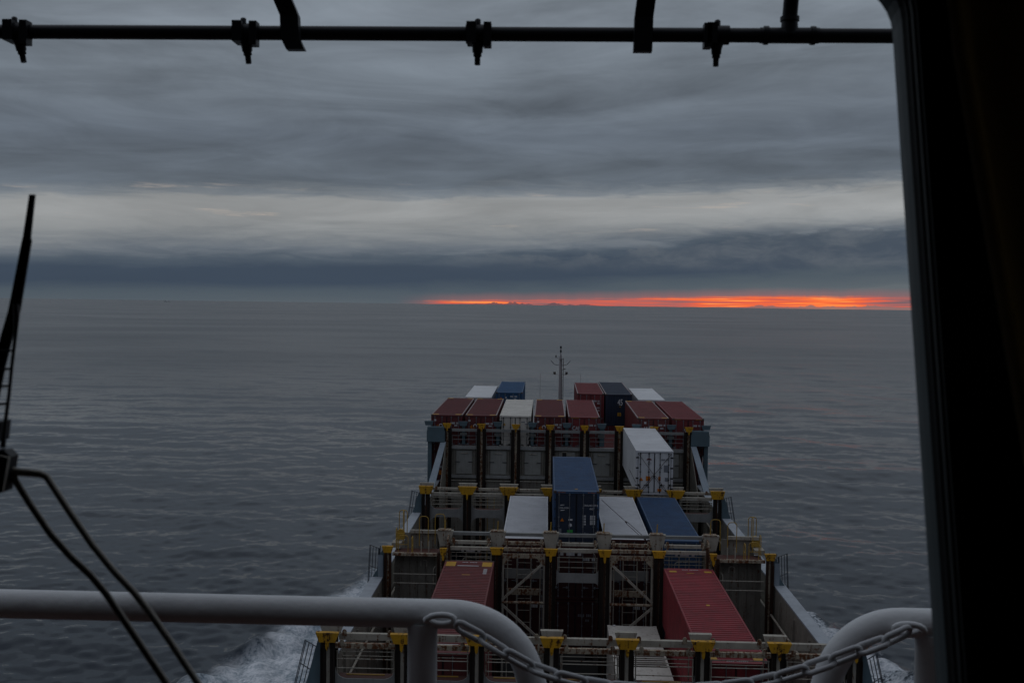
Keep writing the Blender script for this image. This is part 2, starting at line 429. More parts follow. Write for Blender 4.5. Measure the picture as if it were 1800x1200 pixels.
    far_ = k.step(k.vmath('LENGTH', flat), 90.0, 900.0, 1.0, 0.36)
    sl = k.vmath('SCALE', sl, None, k.mul(rough_w, far_))
    nrm = k.vmath('NORMALIZE', k.vmath('ADD', g.outputs['Normal'], sl))
    # foam of the bow wave
    hwn = k.math('ABSOLUTE', k.sub(x, 1.67))
    starboard = k.step(x, -4.0, 6.0)
    edge_n = k.add(19.8, k.mul(k.sub(105.0, y), 0.27))
    wob = k.noise(flat, 0.16, 4, 0.6)
    dist = k.sub(edge_n, k.add(hwn, k.mul(k.sub(wob, 0.5), 7.0)))              # metres inside the outer edge
    body = k.step(dist, -0.8, 2.2)
    lengthwise = k.mul(k.step(y, 120.0, 110.0), k.step(y, 15.0, 60.0))
    f1 = k.noise(flat, 0.95, 7, 0.78, 0.3)
    f2 = k.noise(k.vmath('MULTIPLY', flat, (1.0, 0.5, 1)), 0.4, 5, 0.68, 0.3)
    f3 = k.noise(flat, 4.5, 3, 0.6, 0.2)
    fib = k.add(k.mul(f1, 0.45), k.add(k.mul(f2, 0.35), k.mul(f3, 0.2)))
    crest = k.mul(k.step(dist, -0.6, 1.4), k.step(dist, 7.0, 2.0))
    dens_port = k.add(0.61, k.mul(k.step(dist, 0.5, 5.0), 0.10))
    dens_star = k.add(0.45, k.mul(crest, 0.13))
    dens = k.add(k.mul(dens_port, k.sub(1.0, starboard)), k.mul(dens_star, starboard))
    thr = k.sub(1.03, dens)
    foam = k.mul(k.step(fib, k.sub(thr, 0.035), k.add(thr, 0.045)), k.mul(body, lengthwise))
    foam = k.math('MINIMUM', foam, 1.0)
    b.inputs['Base Color'].default_value = (0.003, 0.009, 0.019, 1)
    k.put(b.inputs['Roughness'], k.add(k.step(k.vmath('LENGTH', flat), 80.0, 700.0, 0.09, 0.20), k.mul(k.step(patch, 0.3, 0.7), 0.07)))
    b.inputs['IOR'].default_value = 1.28
    b.inputs['Specular Tint'].default_value = (0.68, 0.79, 0.89, 1)
    k.put(b.inputs['Normal'], nrm)
    fb = k.n.new('ShaderNodeBsdfDiffuse'); k.put(fb.inputs[0], k.mix(k.step(fib, 0.40, 0.60), (0.30, 0.36, 0.40), (0.95, 0.96, 0.97)))
    fbump = k.n.new('ShaderNodeBump'); fbump.inputs['Strength'].default_value = 0.8; fbump.inputs['Distance'].default_value = 0.3
    k.put(fbump.inputs['Height'], f1); k.l.new(fbump.outputs[0], fb.inputs['Normal'])
    ms = k.n.new('ShaderNodeMixShader'); k.put(ms.inputs[0], foam); k.l.new(b.outputs[0], ms.inputs[1]); k.l.new(fb.outputs[0], ms.inputs[2])
    k.l.new(ms.outputs[0], out.inputs[0])
    me.materials.append(m)
    structure(o)
make_sea()

# ------------------------------------------------------------------ ship: hull, hold, coaming
XC, P = 1.672, 2.732                        # centre line of the ship, spacing of the container rows
SL = lambda kk: XC + P*kk

def half(y):                                # half breadth of the hull at deck level
    if y < 88: return 12.0
    t_ = (y-88)/42.0
    return 12.0*max(0.0, 1-t_**2.3)
def make_hull():
    ys = [-30, 0, 40, 70, 88, 96, 104, 110, 115, 119, 123, 126, 128.5, 129.9]
    vs_, fs = [], []
    for y in ys:
        h_ = half(y); lo = h_*(0.97 if y < 90 else max(0.05, 0.97-(y-90)/60.0))
        vs_ += [(XC-lo, y, -31), (XC-h_, y, -17.2), (XC-h_+0.02, y, -16.4 if y > 108 else -17.2+0.05), (XC+h_-0.02, y, -16.4 if y > 108 else -17.2+0.05), (XC+h_, y, -17.2), (XC+lo, y, -31)]
    for i in range(len(ys)-1):
        a, b_ = i*6, i*6+6
        for q in (0, 1, 3, 4): fs.append((a+q, a+q+1, b_+q+1, b_+q))
    structure(MB().add(vs_, fs).build('ship_hull', MT['hull']))
    # side decks and foredeck (the hold between them is open)
    m = MB()
    for sgn in (-1, 1):
        m.box(XC+sgn*10.0, XC+sgn*11.95, -10, 88, -17.6, -17.2)
    m.box(XC-11.8, XC+11.8, 82.6, 96, -17.9, -17.25)
    m.box(XC-9.5, XC+9.5, 96, 110, -17.9, -17.26); m.box(XC-5.5, XC+5.5, 110, 121, -17.9, -17.27)
    structure(m.build('ship_deck', MT['deck']))
    structure(MB().box(XC-10, XC+10, 2, 83, -27.0, -26.6).build('hold_floor', MT['dark']))
make_hull()

def coaming(sgn, word):
    x_in = XC+sgn*9.92
    t_ = thing('hold_coaming', f'long grey steel hold coaming with pale top flange on the {word} side', 'coaming', (x_in, 40, -17.2), 'hold coamings')
    m = MB(); m.box(x_in, x_in+sgn*0.05, 10, 81.6, -26.5, -14.5); m.build('wall_plate', MT['wall'], t_)
    MB().box(x_in-sgn*0.02, x_in+sgn*0.56, 10, 81.6, -14.5, -14.42).build('top_flange', MT['coaming'], t_)
    for y in np.arange(14, 81, 2.9):        # stiffeners on the inner face and brackets outboard
        MB().box(x_in-sgn*0.10, x_in, y, y+0.03, -24, -14.8).build('stiffener', MT['wall'], t_)
        MB().prism([(x_in+sgn*0.05, -14.52), (x_in+sgn*0.5, -14.52), (x_in+sgn*0.05, -16.8)], 'y', y, y+0.03).build('bracket', MT['coaming'], t_)
    MB().tube([(x_in-sgn*0.16, 12, -15.9), (x_in-sgn*0.16, 81, -15.9)], 0.06).build('pipe', MT['frame'], t_)
coaming(-1, 'port'); coaming(1, 'starboard')

# ------------------------------------------------------------------ cell guide frames
def arc(cx, cz, r, a0, a1, n=7):
    return [(cx+r*math.cos(R(a0+(a1-a0)*i/n)), cz+r*math.sin(R(a0+(a1-a0)*i/n))) for i in range(n+1)]

def web_plate(t_, xa, xb, zt, zb, y, r=0.45, th=0.05, mat='plate', up_=1.0):
    """horizontal web between two posts, flaring into them with round fillets above and below"""
    poly = [(xa, zb-r*up_)] + [(xa+r-r*math.cos(R(a))*1.0, zb-r*up_+r*up_*math.sin(R(a))) for a in range(15, 91, 15)]
    poly += [(xb-r+r*math.cos(R(a)), zb-r*up_+r*up_*math.sin(R(a))) for a in range(90, -1, -15)]
    poly += [(xb, zt+r)] + [(xb-r+r*math.cos(R(a)), zt+r-r*math.sin(R(a))) for a in range(15, 91, 15)]
    poly += [(xa+r-r*math.cos(R(a)), zt+r-r*math.sin(R(a))) for a in range(90, -1, -15)]
    MB().prism(poly, 'y', y, y+th).build('web_plate', MT[mat], t_)

def saddle(t_, x, y, zt, wt, wb, h_, mat, name='saddle', dep=0.22, tail=0.0):
    m = MB()
    vs_ = [(x-wt/2, y, zt), (x+wt/2, y, zt), (x+wb/2, y, zt-h_), (x-wb/2, y, zt-h_),
           (x-wt/2, y+dep, zt), (x+wt/2, y+dep, zt), (x+wb/2, y+dep*0.7, zt-h_), (x-wb/2, y+dep*0.7, zt-h_)]
    m.add(vs_, [(0,1,2,3),(7,6,5,4),(0,4,5,1),(1,5,6,2),(2,6,7,3),(3,7,4,0)])
    if tail: m.prism([(x-0.07, zt-h_), (x+0.07, zt-h_), (x+0.05, zt-h_-tail), (x, zt-h_-tail-0.08), (x-0.05, zt-h_-tail)], 'y', y-0.02, y+0.03)
    return m.build(name, MT[mat], t_)

def post(t_, x, y, zt, zb, strip='frame', rw=0.17, gap=0.13, dep=0.26, dark='darkrust'):
    o = MB().box(x-gap/2, x+gap/2, y+0.05, y+dep, zb, zt).build('guide_post', MT[strip], t_)
    for sx in (-1, 1):
        m = MB(); xa = x+sx*(gap/2+0.012); m.box(xa, xa+sx*rw, y, y+0.06, zb, zt); m.box(xa+sx*(rw-0.02), xa+sx*rw, y-0.14, y, zb, zt-0.25)
        m.build('guide_rail', MT[dark], o)
    return o

def lugs(t_, x, y, z, mat='frame_dirty'):
    m = MB()
    m.tube([(x, y-0.02, z), (x, y+0.02, z)], 0.085, 10)
    m.box(x-0.08, x+0.08, y-0.015, y+0.015, z-0.16, z)
    m.build('lashing_eye', MT[mat], t_)

def rail_run(t_, xa, xb, y, zs, mat='frame', r=0.022, posts=True, zpost=None):
    for z in zs:
        MB().tube([(xa, y, z), (xb, y, z)], r, 6).build('rail_bar', MT[mat], t_)
    if posts:
        for xx in (xa+0.03, xb-0.03):
            MB().tube([(xx, y, max(zs)+0.02), (xx, y, (zpost if zpost else min(zs)-0.35))], r*1.1, 6).build('stanchion', MT[mat], t_)

KS = [-3.5, -2.5, -1.5, -0.5, 0.5, 1.5, 2.5, 3.5]
# --- nearest frame (D)
def frame_near():
    Y = 38.1
    t_ = thing('cell_guide_frame', 'nearest rusty beige cell guide frame with yellow saddles, crossing the bottom of the view', 'guide frame', (XC, Y, -26.6), 'cell guide frames across the hold')
    for kk in KS:
        x = SL(kk)
        post(t_, x, Y, -12.72, -24.0)
        saddle(t_, x, Y-0.16, -12.38, 0.86, 0.58, 0.35, 'yellow', tail=0.22)
        saddle(t_, x, Y+0.62, -12.36, 0.84, 0.60, 0.40, 'frame', 'rear_saddle')
        post(t_, x, Y+0.66, -12.76, -24.0, dep=0.16)
    for a, b_ in zip(KS, KS[1:]):
        xa, xb = SL(a), SL(b_)
        MB().box(xa+0.27, xb-0.27, Y, Y+0.16, -12.98, -12.80).build('top_beam', MT['frame_dirty'], t_)
        MB().box(xa+0.27, xb-0.27, Y+0.70, Y+0.88, -12.90, -12.66).build('top_beam', MT['frame'], t_)
        for dxx in (0.52, P-0.52):
            lugs(t_, xa+dxx, Y-0.02, -12.73); lugs(t_, xa+dxx-0.04, Y+0.68, -12.58)
        rail_run(t_, xa+0.30, xb-0.30, Y+0.10, (-13.12, -13.40, -13.74), zpost=-14.2)
        rail_run(t_, xa+0.36, xb-0.36, Y+0.78, (-13.16, -13.52), r=0.018, zpost=-14.2)
        web_plate(t_, xa+0.26, xb-0.26, -14.12, -14.75, Y+0.06, r=0.42)
        MB().box(xa+0.3, xb-0.3, Y+0.15, Y+0.66, -14.16, -14.12).build('walkway', MT['deck'], t_)
        MB().box(xa+0.6, xb-0.7, Y+0.45, Y+0.50, -14.118, -14.09).build('toe_strip', MT['yellowrail'], t_)
    # outer brackets flaring down to the coaming
    for sgn in (-1, 1):
        x = XC+sgn*9.85
        MB().prism([(x, -12.55), (x+sgn*0.05, -12.55), (x+sgn*0.55, -14.45), (x, -14.45)], 'y', Y+0.02, Y+0.85).build('side_bracket', MT['bluegrey'], t_)
frame_near()

# --- frame C
def u_rail(t_, x, y, z0, wd, h_, mat='yellowrail', along='x', mid=True, r=0.021):
    """inverted U handrail with rounded top corners"""
    q = min(0.16, wd*0.35); pts = []
    loc = [(-wd/2, 0)] + [(-wd/2+q-q*math.cos(R(a)), h_-q+q*math.sin(R(a))) for a in (0, 30, 60, 90)] + [(wd/2-q+q*math.sin(R(a)), h_-q+q*math.cos(R(a))) for a in (0, 30, 60, 90)] + [(wd/2, 0)]
    for u, v_ in loc: pts.append((x+u, y, z0+v_) if along == 'x' else (x, y+u, z0+v_))
    m = MB().tube(pts, r, 7)
    if mid:
        m.tube([(x-wd/2, y, z0+h_*0.5), (x+wd/2, y, z0+h_*0.5)] if along == 'x' else [(x, y-wd/2, z0+h_*0.5), (x, y+wd/2, z0+h_*0.5)], r*0.85, 6)
    m.build('handrail', MT[mat], t_)

def frame_mid():
    Y = 53.3
    t_ = thing('cell_guide_frame', 'cell guide frame with tall grey saddles, diagonal braces and yellow handrails on its wings', 'guide frame', (XC, Y, -26.6), 'cell guide frames across the hold')
    # inner portal posts
    for kk in (-1.5, -0.5, 0.5, 1.5):
        x = SL(kk)
        post(t_, x, Y, -13.14, -24.0, strip='rust', gap=0.10, rw=0.19)
        saddle(t_, x, Y-0.14, -12.80, 0.70, 0.48, 0.34, 'yellow', tail=0.25 if abs(kk) < 1 else 0.0)
    for kk in (-2.5, -1.5, -0.5, 0.5, 1.5, 2.5):
        x = SL(kk)
        h_ = -12.18
        saddle(t_, x, Y+0.85, h_, 0.86, 0.52, 0.80, 'frame', 'rear_saddle', dep=0.3)
        MB().box(x-0.36, x+0.30, Y+0.80, Y+1.2, h_+0.004, h_+0.05).build('saddle_cap', MT['frame_dirty'], t_)
        MB().tube([(x-0.02, Y+1.0, h_), (x, Y+1.02, -11.66)], 0.028, 6).build('marker_pin', MT['yellowrail'], t_)
        MB().box(x-0.16, x+0.16, Y+0.9, Y+1.15, -24, -12.98).build('rear_post', MT['frame_dirty'], t_)
    ks = [-2.5, -1.5, -0.5, 0.5, 1.5, 2.5]
    for a, b_ in zip(ks, ks[1:]):
        xa, xb = SL(a), SL(b_)
        for z, dy_, mt in ((-12.33, 1.30, 'plate'), (-12.62, 0.55, 'frame'), (-12.84, 0.15, 'frame')):
            MB().box(xa+0.34, xb-0.34, Y+dy_, Y+dy_+0.2, z-0.16, z).build('top_beam', MT['frame_dirty' if abs(a+b_) == 2 and dy_ < 1 else mt], t_)
        for xx in (xa+0.47, xb-0.47):
            lugs(t_, xx, Y+0.5, -12.52)
            MB().tube([(xx+0.1, Y+0.5, -12.60), (xx-0.06, Y+0.45, -12.95)], 0.045, 6).build('lashing_lug', MT['frame_dirty'], t_)
    # braced bays
    for sgn in (-1, 1):
        xi, xo = XC+sgn*P*0.5, XC+sgn*P*1.5
        mid = (xi+xo)/2; lo, hi = min(xi, xo)+0.28, max(xi, xo)-0.28
        MB().box(lo, hi, Y+0.05, Y+0.25, -13.33, -13.12).build('brace_top_beam', MT['frame_dirty'], t_)
        for xx, q in ((lo, 1), (hi, -1)):
            MB().prism([(xx, -13.33), (xx+q*0.42, -13.33), (xx+q*0.16, -13.62), (xx, -13.72)], 'y', Y+0.07, Y+0.11).build('gusset', MT['frame_dirty'], t_)
            MB().box(xx, xx+q*0.09, Y+0.08, Y+0.2, -20, -13.34).build('brace_post', MT['frame'], t_)
            MB().box(xx+q*0.22, xx+q*0.27, Y+0.75, Y+0.85, -20, -13.34).build('inner_post', MT['frame'], t_)
        MB().tube([(lo+0.02, Y+0.12, -15.62), (hi-0.02, Y+0.12, -15.62)], 0.075, 8).build('brace_pipe', MT['frame_dirty'], t_)
        xin, xout = (hi, lo) if sgn < 0 else (lo, hi)
        MB().bar((xin-math.copysign(0.05, xin-mid), Y+0.14, -13.55), (xout, Y+0.14, -15.5), 0.11, 0.11).build('diagonal_brace', MT['frame'], t_)
        MB().bar((xout, Y+0.14, -15.75), (xin, Y+0.14, -17.7), 0.11, 0.11).build('diagonal_brace', MT['frame'], t_)
        # ladder cage and platform behind the braces
        MB().box(lo+0.2, hi-0.2, Y+0.9, Y+1.1, -15.45, -15.15).build('platform_beam', MT['frame_dirty'], t_)
        MB().box(lo+0.1, hi-0.1, Y+1.3, Y+1.35, -14.7, -14.2).build('back_web', MT['plate'], t_)
        for q in (-0.36, 0.36): MB().tube([(mid+q, Y+0.95, -18), (mid+q, Y+0.95, -13.6)], 0.03, 6).build('ladder_rail', MT['frame'], t_)
        for z in np.arange(-17.5, -13.6, 0.62): MB().tube([(mid-0.36, Y+0.95, z), (mid+0.36, Y+0.95, z)], 0.016, 5).build('ladder_rung', MT['frame'], t_)
        for q, z in ((-0.85, -13.9), (-0.85, -14.1), (0.85, -13.95), (-0.85, -13.7), (0.85, -13.72)):
            MB().tube([(mid+q-0.22, Y+1.0, z), (mid+q+0.22, Y+1.0, z)], 0.018, 5).build('foot_bar', MT['frame'], t_)
    # centre bay
    xa, xb = SL(-0.5), SL(0.5)
    rail_run(t_, xa+0.34, xb-0.34, Y+0.4, (-13.33, -13.55, -13.84), zpost=-14.1)
    u_rail(t_, (xa+xb)/2, Y+0.7, -14.1, P-0.9, 0.95, mat='frame', r=0.02)
    web_plate(t_, xa+0.30, xb-0.30, -14.06, -14.54, Y+0.1, r=0.22)
    for q, wd in ((-0.62, 0.16), (-0.18, 0.42), (0.28, 0.18)):
        MB().box(1.5+q-wd/2, 1.5+q+wd/2, Y+0.62, Y+0.66, -13.28, -13.1).build('sign_board', MT['white'], t_)
    # side bays: rails and sign boards over the containers
    for sgn in (-1, 1):
        xa, xb = sorted((SL(sgn*1.5), SL(sgn*2.5)))
        rail_run(t_, xa+0.3, xb-0.3, Y+0.75, (-13.26, -13.46, -13.68), zpost=-14.4)
        for q in np.linspace(xa+0.6, xb-0.6, 4): MB().tube([(q, Y+0.75, -13.26), (q, Y+0.75, -14.3)], 0.02, 6).build('stanchion', MT['frame'], t_)
        mid = (xa+xb)/2
        for q, wd in ((-0.42, 0.12), (-0.02, 0.44), (0.42, 0.14)):
            MB().box(mid+q-wd/2, mid+q+wd/2, Y+0.5, Y+0.54, -13.16, -13.02).build('sign_board', MT['white'], t_)
        u_rail(t_, mid+0.3, Y+0.95, -14.3, 1.5, 0.72, mat='frame', r=0.02, mid=False)
        # stepped side plate between the wing and the inner bays
        xs = SL(sgn*2.5)-sgn*0.2
        MB().prism([(Y+0.2, -12.45), (Y+1.2, -12.3), (Y+1.2, -24), (Y-0.1, -24), (Y-0.1, -13.9)], 'x', xs-0.03, xs+0.03).build('step_plate', MT['frame_dirty'], t_)
        MB().tube([(xs-sgn*0.10, Y+0.05, -12.6), (xs-sgn*0.10, Y-0.02, -14.3)], 0.06, 7).build('hanger_rod', MT['rust'], t_)
    # wings
    for sgn in (-1, 1):
        xi, xo = XC+sgn*(P*2.5+0.10), XC+sgn*P*3.53
        lo, hi = sorted((xi, xo))
        for x, tl in ((xi, 0.22), (xo, 0.0)):
            post(t_, x, Y-0.1, -13.12, -24.0, strip='frame_dirty', gap=0.09, rw=0.13, dark='rust')
        saddle(t_, xo, Y-0.26, -12.79, 0.58, 0.38, 0.33, 'yellow')
        saddle(t_, xi-sgn*0.12, Y-0.26, -12.85, 0.36, 0.24, 0.33, 'yellow', tail=0.22)
        MB().box(lo+0.22, hi-0.22, Y-0.08, Y+0.12, -13.30, -13.16).build('wing_beam', MT['frame_dirty'], t_)
        MB().box(lo+0.22, hi-0.22, Y+0.9, Y+0.95, -24, -13.5).build('wing_wall', MT['wall'], t_)
        for q in np.linspace(lo+0.5, hi-0.5, 5):
            MB().box(q, q+0.04, Y+0.82, Y+0.9, -24, -13.5).build('wall_stiffener', MT['wall'], t_)
        for z in (-14.25, -14.72):
            MB().tube([(lo+0.25, Y+0.02, z), (hi-0.25, Y+0.02, z)], 0.03, 6).build('rail_bar', MT['frame'], t_)
        MB().tube([(xi+sgn*0.4, Y+0.1, -14.72), (xi+sgn*0.4, Y+0.1, -14.0), (xi+sgn*0.3, Y+0.1, -13.85)], 0.03, 6).build('rail_bar', MT['frame'], t_)
        u_rail(t_, (lo+hi)/2+(0.4 if sgn < 0 else -0.4), Y+0.7, -14.0, 0.3, 0.3, mat='frame', mid=False, r=0.03)
        MB().box(lo+0.2, hi-0.2, Y+0.15, Y+1.6, -13.34, -13.31).build('wing_platform', MT['deck'], t_)
        MB().box(lo+0.9, hi-0.1, Y+1.75, Y+1.9, -12.55, -12.38).build('rear_wing_beam', MT['frame'], t_)
        MB().box(lo+0.6, hi-0.4, Y+1.9, Y+1.94, -13.6, -12.56).build('rear_wing_plate', MT['wall'], t_)
        # yellow handrails on the platform and its ladder
        for q, dy_, wd, h_, al, z0 in ((0.72, 0.35, 0.5, 0.95, 'x', -13.3), (1.55, 1.3, 0.46, 1.55, 'x', -13.1), (2.35, 1.7, 0.5, 1.6, 'x', -13.1), (0.55, 1.75, 0.36, 1.75, 'y', -13.1),
                                       (1.2, 0.3, 0.4, 0.9, 'y', -13.3), (0.3, 0.9, 0.36, 1.1, 'y', -13.2)):
            u_rail(t_, xo-sgn*q if al == 'y' or q < 0.8 else xi+sgn*(2.6-q), Y+dy_, z0, wd, h_, along=al, mid=(dy_ < 1.0))
        u_rail(t_, xo-sgn*0.45, Y+2.3, -13.2, 0.42, 1.75, mid=False)
        m = MB(); m.cbox(xo-sgn*0.35, Y+2.0, -12.75, 0.45, 0.4, 0.34); m.tube([(xo-sgn*0.35, Y+1.9, -12.55), (xo-sgn*0.35, Y+2.1, -12.55)], 0.17, 10)
        m.build('winch', MT['yellowrail'], t_)
        for q in (0.3, 0.7): MB().tube([(xi+sgn*(0.4+q), Y+0.6, -13.3), (xi+sgn*(0.4+q), Y+0.6, -12.7)], 0.03, 6).build('ladder_rail', MT['frame'], t_)
        MB().box(xo+sgn*0.0, xo-sgn*0.5, Y+1.2, Y+1.9, -13.2, -12.95).build('locker', MT['frame'], t_)
        xs = XC+sgn*9.86
        MB().prism([(xs, -13.0), (xs+sgn*0.05, -13.0), (xs+sgn*0.24, -13.3), (xs+sgn*0.36, -14.1), (xs+sgn*0.60, -14.45), (xs, -14.45)], 'y', Y, Y+1.1).build('side_bracket', MT['bluegrey'], t_)
        MB().box(xs+sgn*0.04, xs+sgn*0.30, Y-0.03, Y, -14.42, -13.3).build('side_flange', MT['palegrey'], t_)
frame_mid()

# --- frame B
def frame_far():
    Y = 69.36
    t_ = thing('cell_guide_frame', 'cell guide frame with rounded web plates and broad yellow saddles, before the bulkhead', 'guide frame', (XC, Y, -26.6), 'cell guide frames across the hold')
    for kk in KS:
        x = SL(kk)
        post(t_, x, Y, -13.12, -24.0, strip='rust', gap=0.10, rw=0.20)
        saddle(t_, x, Y-0.2, -12.62, 1.24 if abs(kk) < 3 else 0.95, 0.72, 0.52, 'yellow', tail=0.28 if abs(kk) < 3 else 0.0)
        saddle(t_, x, Y+0.45, -12.52, 1.25 if abs(kk) < 3 else 0.95, 0.9, 0.3, 'frame', 'rear_saddle')
    for a, b_ in zip(KS, KS[1:]):
        xa, xb = SL(a), SL(b_)
        MB().box(xa+0.32, xb-0.32, Y, Y+0.2, -13.30, -13.08).build('top_beam', MT['frame'], t_)
        MB().box(xa+0.32, xb-0.32, Y+0.6, Y+0.8, -13.02, -12.86).build('top_beam', MT['frame'], t_)
        for xx in (xa+0.62, xb-0.62): lugs(t_, xx, Y+0.55, -12.82)
        rail_run(t_, xa+0.30, xb-0.30, Y+0.1, (-13.42, -13.62, -13.86), zpost=-14.1, r=0.024)
        rail_run(t_, xa+0.34, xb-0.34, Y+0.7, (-13.52, -13.9), zpost=-14.1, r=0.018)
        web_plate(t_, xa+0.27, xb-0.27, -14.18, -14.70, Y+0.05, r=0.50, up_=1.0)
        MB().box(xa+0.3, xb-0.3, Y+0.12, Y+0.75, -14.26, -14.22).build('walkway', MT['deck'], t_)
    x = SL(-2)+0.15
    for q in (-0.22, 0.22): MB().tube([(x+q, Y+0.9, -18), (x+q, Y+0.9, -13.5)], 0.025, 6).build('ladder_rail', MT['yellowrail'], t_)
    for z in np.arange(-17.6, -13.6, 0.4): MB().tube([(x-0.22, Y+0.9, z), (x+0.22, Y+0.9, z)], 0.015, 5).build('ladder_rung', MT['frame'], t_)
    for sgn in (-1, 1):
        xs = XC+sgn*9.88
        MB().prism([(xs, -13.0), (xs+sgn*0.05, -12.9), (xs+sgn*0.30, -13.4), (xs+sgn*0.42, -14.0), (xs+sgn*0.60, -14.45), (xs, -14.45)], 'y', Y, Y+1.0).build('side_bracket', MT['bluegrey'], t_)
frame_far()

# --- bulkhead frame A
def frame_bulkhead():
    Y = 81.9
    t_ = thing('bulkhead_frame', 'grey panelled bulkhead frame with blue grey end boxes, below the farthest container rows', 'bulkhead', (XC, Y, -26.6))
    p_ = 2.668; xc = 1.63
    X = lambda kk: xc+p_*kk
    for kk in KS:
        x = X(kk)
        post(t_, x, Y, -10.42, -24.0, strip='frame_dirty', gap=0.17, rw=0.26)
        saddle(t_, x, Y-0.2, -9.99, 0.68, 0.38, 0.36, 'yellow', tail=0.18)
    for a, b_ in zip(KS, KS[1:]):
        xa, xb = X(a)+0.36, X(b_)-0.36
        mid = (xa+xb)/2
        MB().box(xa, xb, Y, Y+0.2, -10.62, -10.42).build('top_beam', MT['plate'], t_)
        rail_run(t_, xa, xb, Y+0.1, (-10.95, -11.25), r=0.018, zpost=-11.7, mat='plate')
        MB().box(xa, xb, Y-0.02, Y+0.5, -11.98, -11.76).build('sill_beam', MT['plate'], t_)
        MB().box(xa-0.02, xb+0.02, Y+0.22, Y+0.27, -20, -12.0).build('wall_plate', MT['wall'], t_)
        MB().box(mid-0.62, mid+0.62, Y+0.12, Y+0.217, -13.93, -12.12).build('cover_panel', MT['panel'], t_)
        MB().box(mid-0.30, mid+0.30, Y+0.06, Y+0.115, -12.34, -12.29).build('panel_lip', MT['frame'], t_)
        for q in (-0.78, 0.78): MB().box(mid+q-0.04, mid+q+0.04, Y+0.13, Y+0.217, -14.0, -12.05).build('panel_post', MT['wall'], t_)
        for q in (-0.52, 0.5):
            MB().box(mid+q-0.18, mid+q+0.18, Y+0.08, Y+0.117, -13.02, -12.98).build('panel_dog', MT['gasket'], t_)
        MB().box(xa, xb, Y-0.05, Y+0.2, -14.24, -14.02).build('bottom_beam', MT['plate'], t_)
        MB().tube([(xa, Y-0.12, -14.42), (xb, Y-0.12, -14.42)], 0.03, 6).build('rail_bar', MT['frame'], t_)
    # door opening high in the centre bay, its shade painted as a dark plate
    MB().box(X(0)-0.42, X(0)-0.02, Y+0.05, Y+0.119, -12.55, -12.08).build('vent_frame', MT['frame'], t_)
    MB().box(X(0)-0.38, X(0)-0.06, Y+0.03, Y+0.048, -12.5, -12.13).build('vent_dark_plate', MT['dark'], t_)
    # blue grey saddles of the deck stow above, between the yellow ones
    for i in range(9):
        x = 1.585+2.687*(i-4)
        saddle(t_, x, Y+0.1, -9.86, 0.72, 0.52, 0.34, 'bluegrey', 'deck_saddle', dep=0.18)
        if 0 < i < 8: 
            MB().box(x-0.24, x+0.24, Y+0.55, Y+0.7, -11.7, -10.2).build('deck_pillar', MT['bluegrey'], t_)
            MB().box(x-0.28, x+0.28, Y+0.52, Y+0.54, -10.95, -10.78).build('pillar_cap', MT['plate'], t_)
    for sgn in (-1, 1):
        x = xc+sgn*10.2
        a = x-sgn*0.70; b_ = x+sgn*0.70
        MB().box(a, b_, Y-0.35, Y+0.4, -11.42, -10.55).build('end_box', MT['bluegrey'], t_)
        MB().box(a+sgn*0.05, b_-sgn*0.04, Y-0.34, Y+0.4, -10.545, -10.28).build('end_box_lid', MT['bluegrey'], t_)
        MB().box(b_-sgn*0.36, b_-sgn*0.06, Y-0.1, Y+0.4, -17.2, -11.43).build('end_leg', MT['bluegrey'], t_)
        # inclined pale brackets running down to the coaming
        m = MB()
        xa = XC+sgn*9.45
        m.add([(xa, Y-0.3, -11.43), (xa+sgn*0.42, Y-0.3, -11.43), (XC+sgn*10.48, Y-4.4, -14.45), (XC+sgn*9.95, Y-4.4, -14.45),
               (xa, Y+0.1, -11.43), (xa+sgn*0.42, Y+0.1, -11.43), (XC+sgn*10.48, Y-4.0, -14.45), (XC+sgn*9.95, Y-4.0, -14.45)],
              [(0,1,2,3),(4,5,6,7),(0,1,5,4),(1,2,6,5),(2,3,7,6),(3,0,4,7)])
        m.build('inclined_bracket', MT['palegrey'], t_)
        MB().prism([(Y-0.15, -11.5), (Y, -11.5), (Y, -24), (Y-4.6, -24), (Y-4.6, -14.6)], 'x', XC+sgn*9.5, XC+sgn*9.46).build('bracket_web', MT['wall'], t_)
frame_bulkhead()

# ------------------------------------------------------------------ ladder cages outboard of the frames
def ladder_cage(x, y, zt, zb, lean, sgn, label, wd=0.7):
    t_ = thing('ladder_cage', label, 'ladder cage', (x, y, zb), 'hooped ladder cages on the ship sides')
    n = 6
    def pt(a, z):
        return (x+sgn*(lean*(zt-z)/(zt-zb))+sgn*wd*0.5*(1-math.cos(a))*0.9, y-0.38*math.cos(a*0.999)*1.0 if False else y+0.38*math.sin(a-math.pi/2), z)
    for i in range(n):
        a = math.pi*i/(n-1)
        MB().tube([pt(a, zt), pt(a, zb)], 0.018, 5).build('cage_bar', MT['cage'], t_)
    for z in np.linspace(zt, zb, max(2, int((zt-zb)/0.8)+1)):
        MB().tube([pt(math.pi*i/10, z) for i in range(11)], 0.02, 5).build('hoop', MT['cage'], t_)
    for q in (-0.2, 0.2):
        MB().tube([(x+sgn*0.05, y+q, zt), (x+sgn*(0.05+lean), y+q, zb)], 0.02, 5).build('ladder_rail', MT['cage'], t_)
    for z in np.arange(zb+0.2, zt, 0.33):
        xx = x+sgn*(0.05+lean*(zt-z)/(zt-zb))
        MB().tube([(xx, y-0.2, z), (xx, y+0.2, z)], 0.013, 5).build('rung', MT['cage'], t_)
ladder_cage(XC-9.98, 38.6, -13.0, -15.6, 0.6, -1, 'largest hooped ladder cage, lower left beside the white wake')
ladder_cage(XC+9.98, 38.6, -13.0, -15.6, 0.6, 1, 'hooped ladder cage at the lower right, behind the handrail bend')
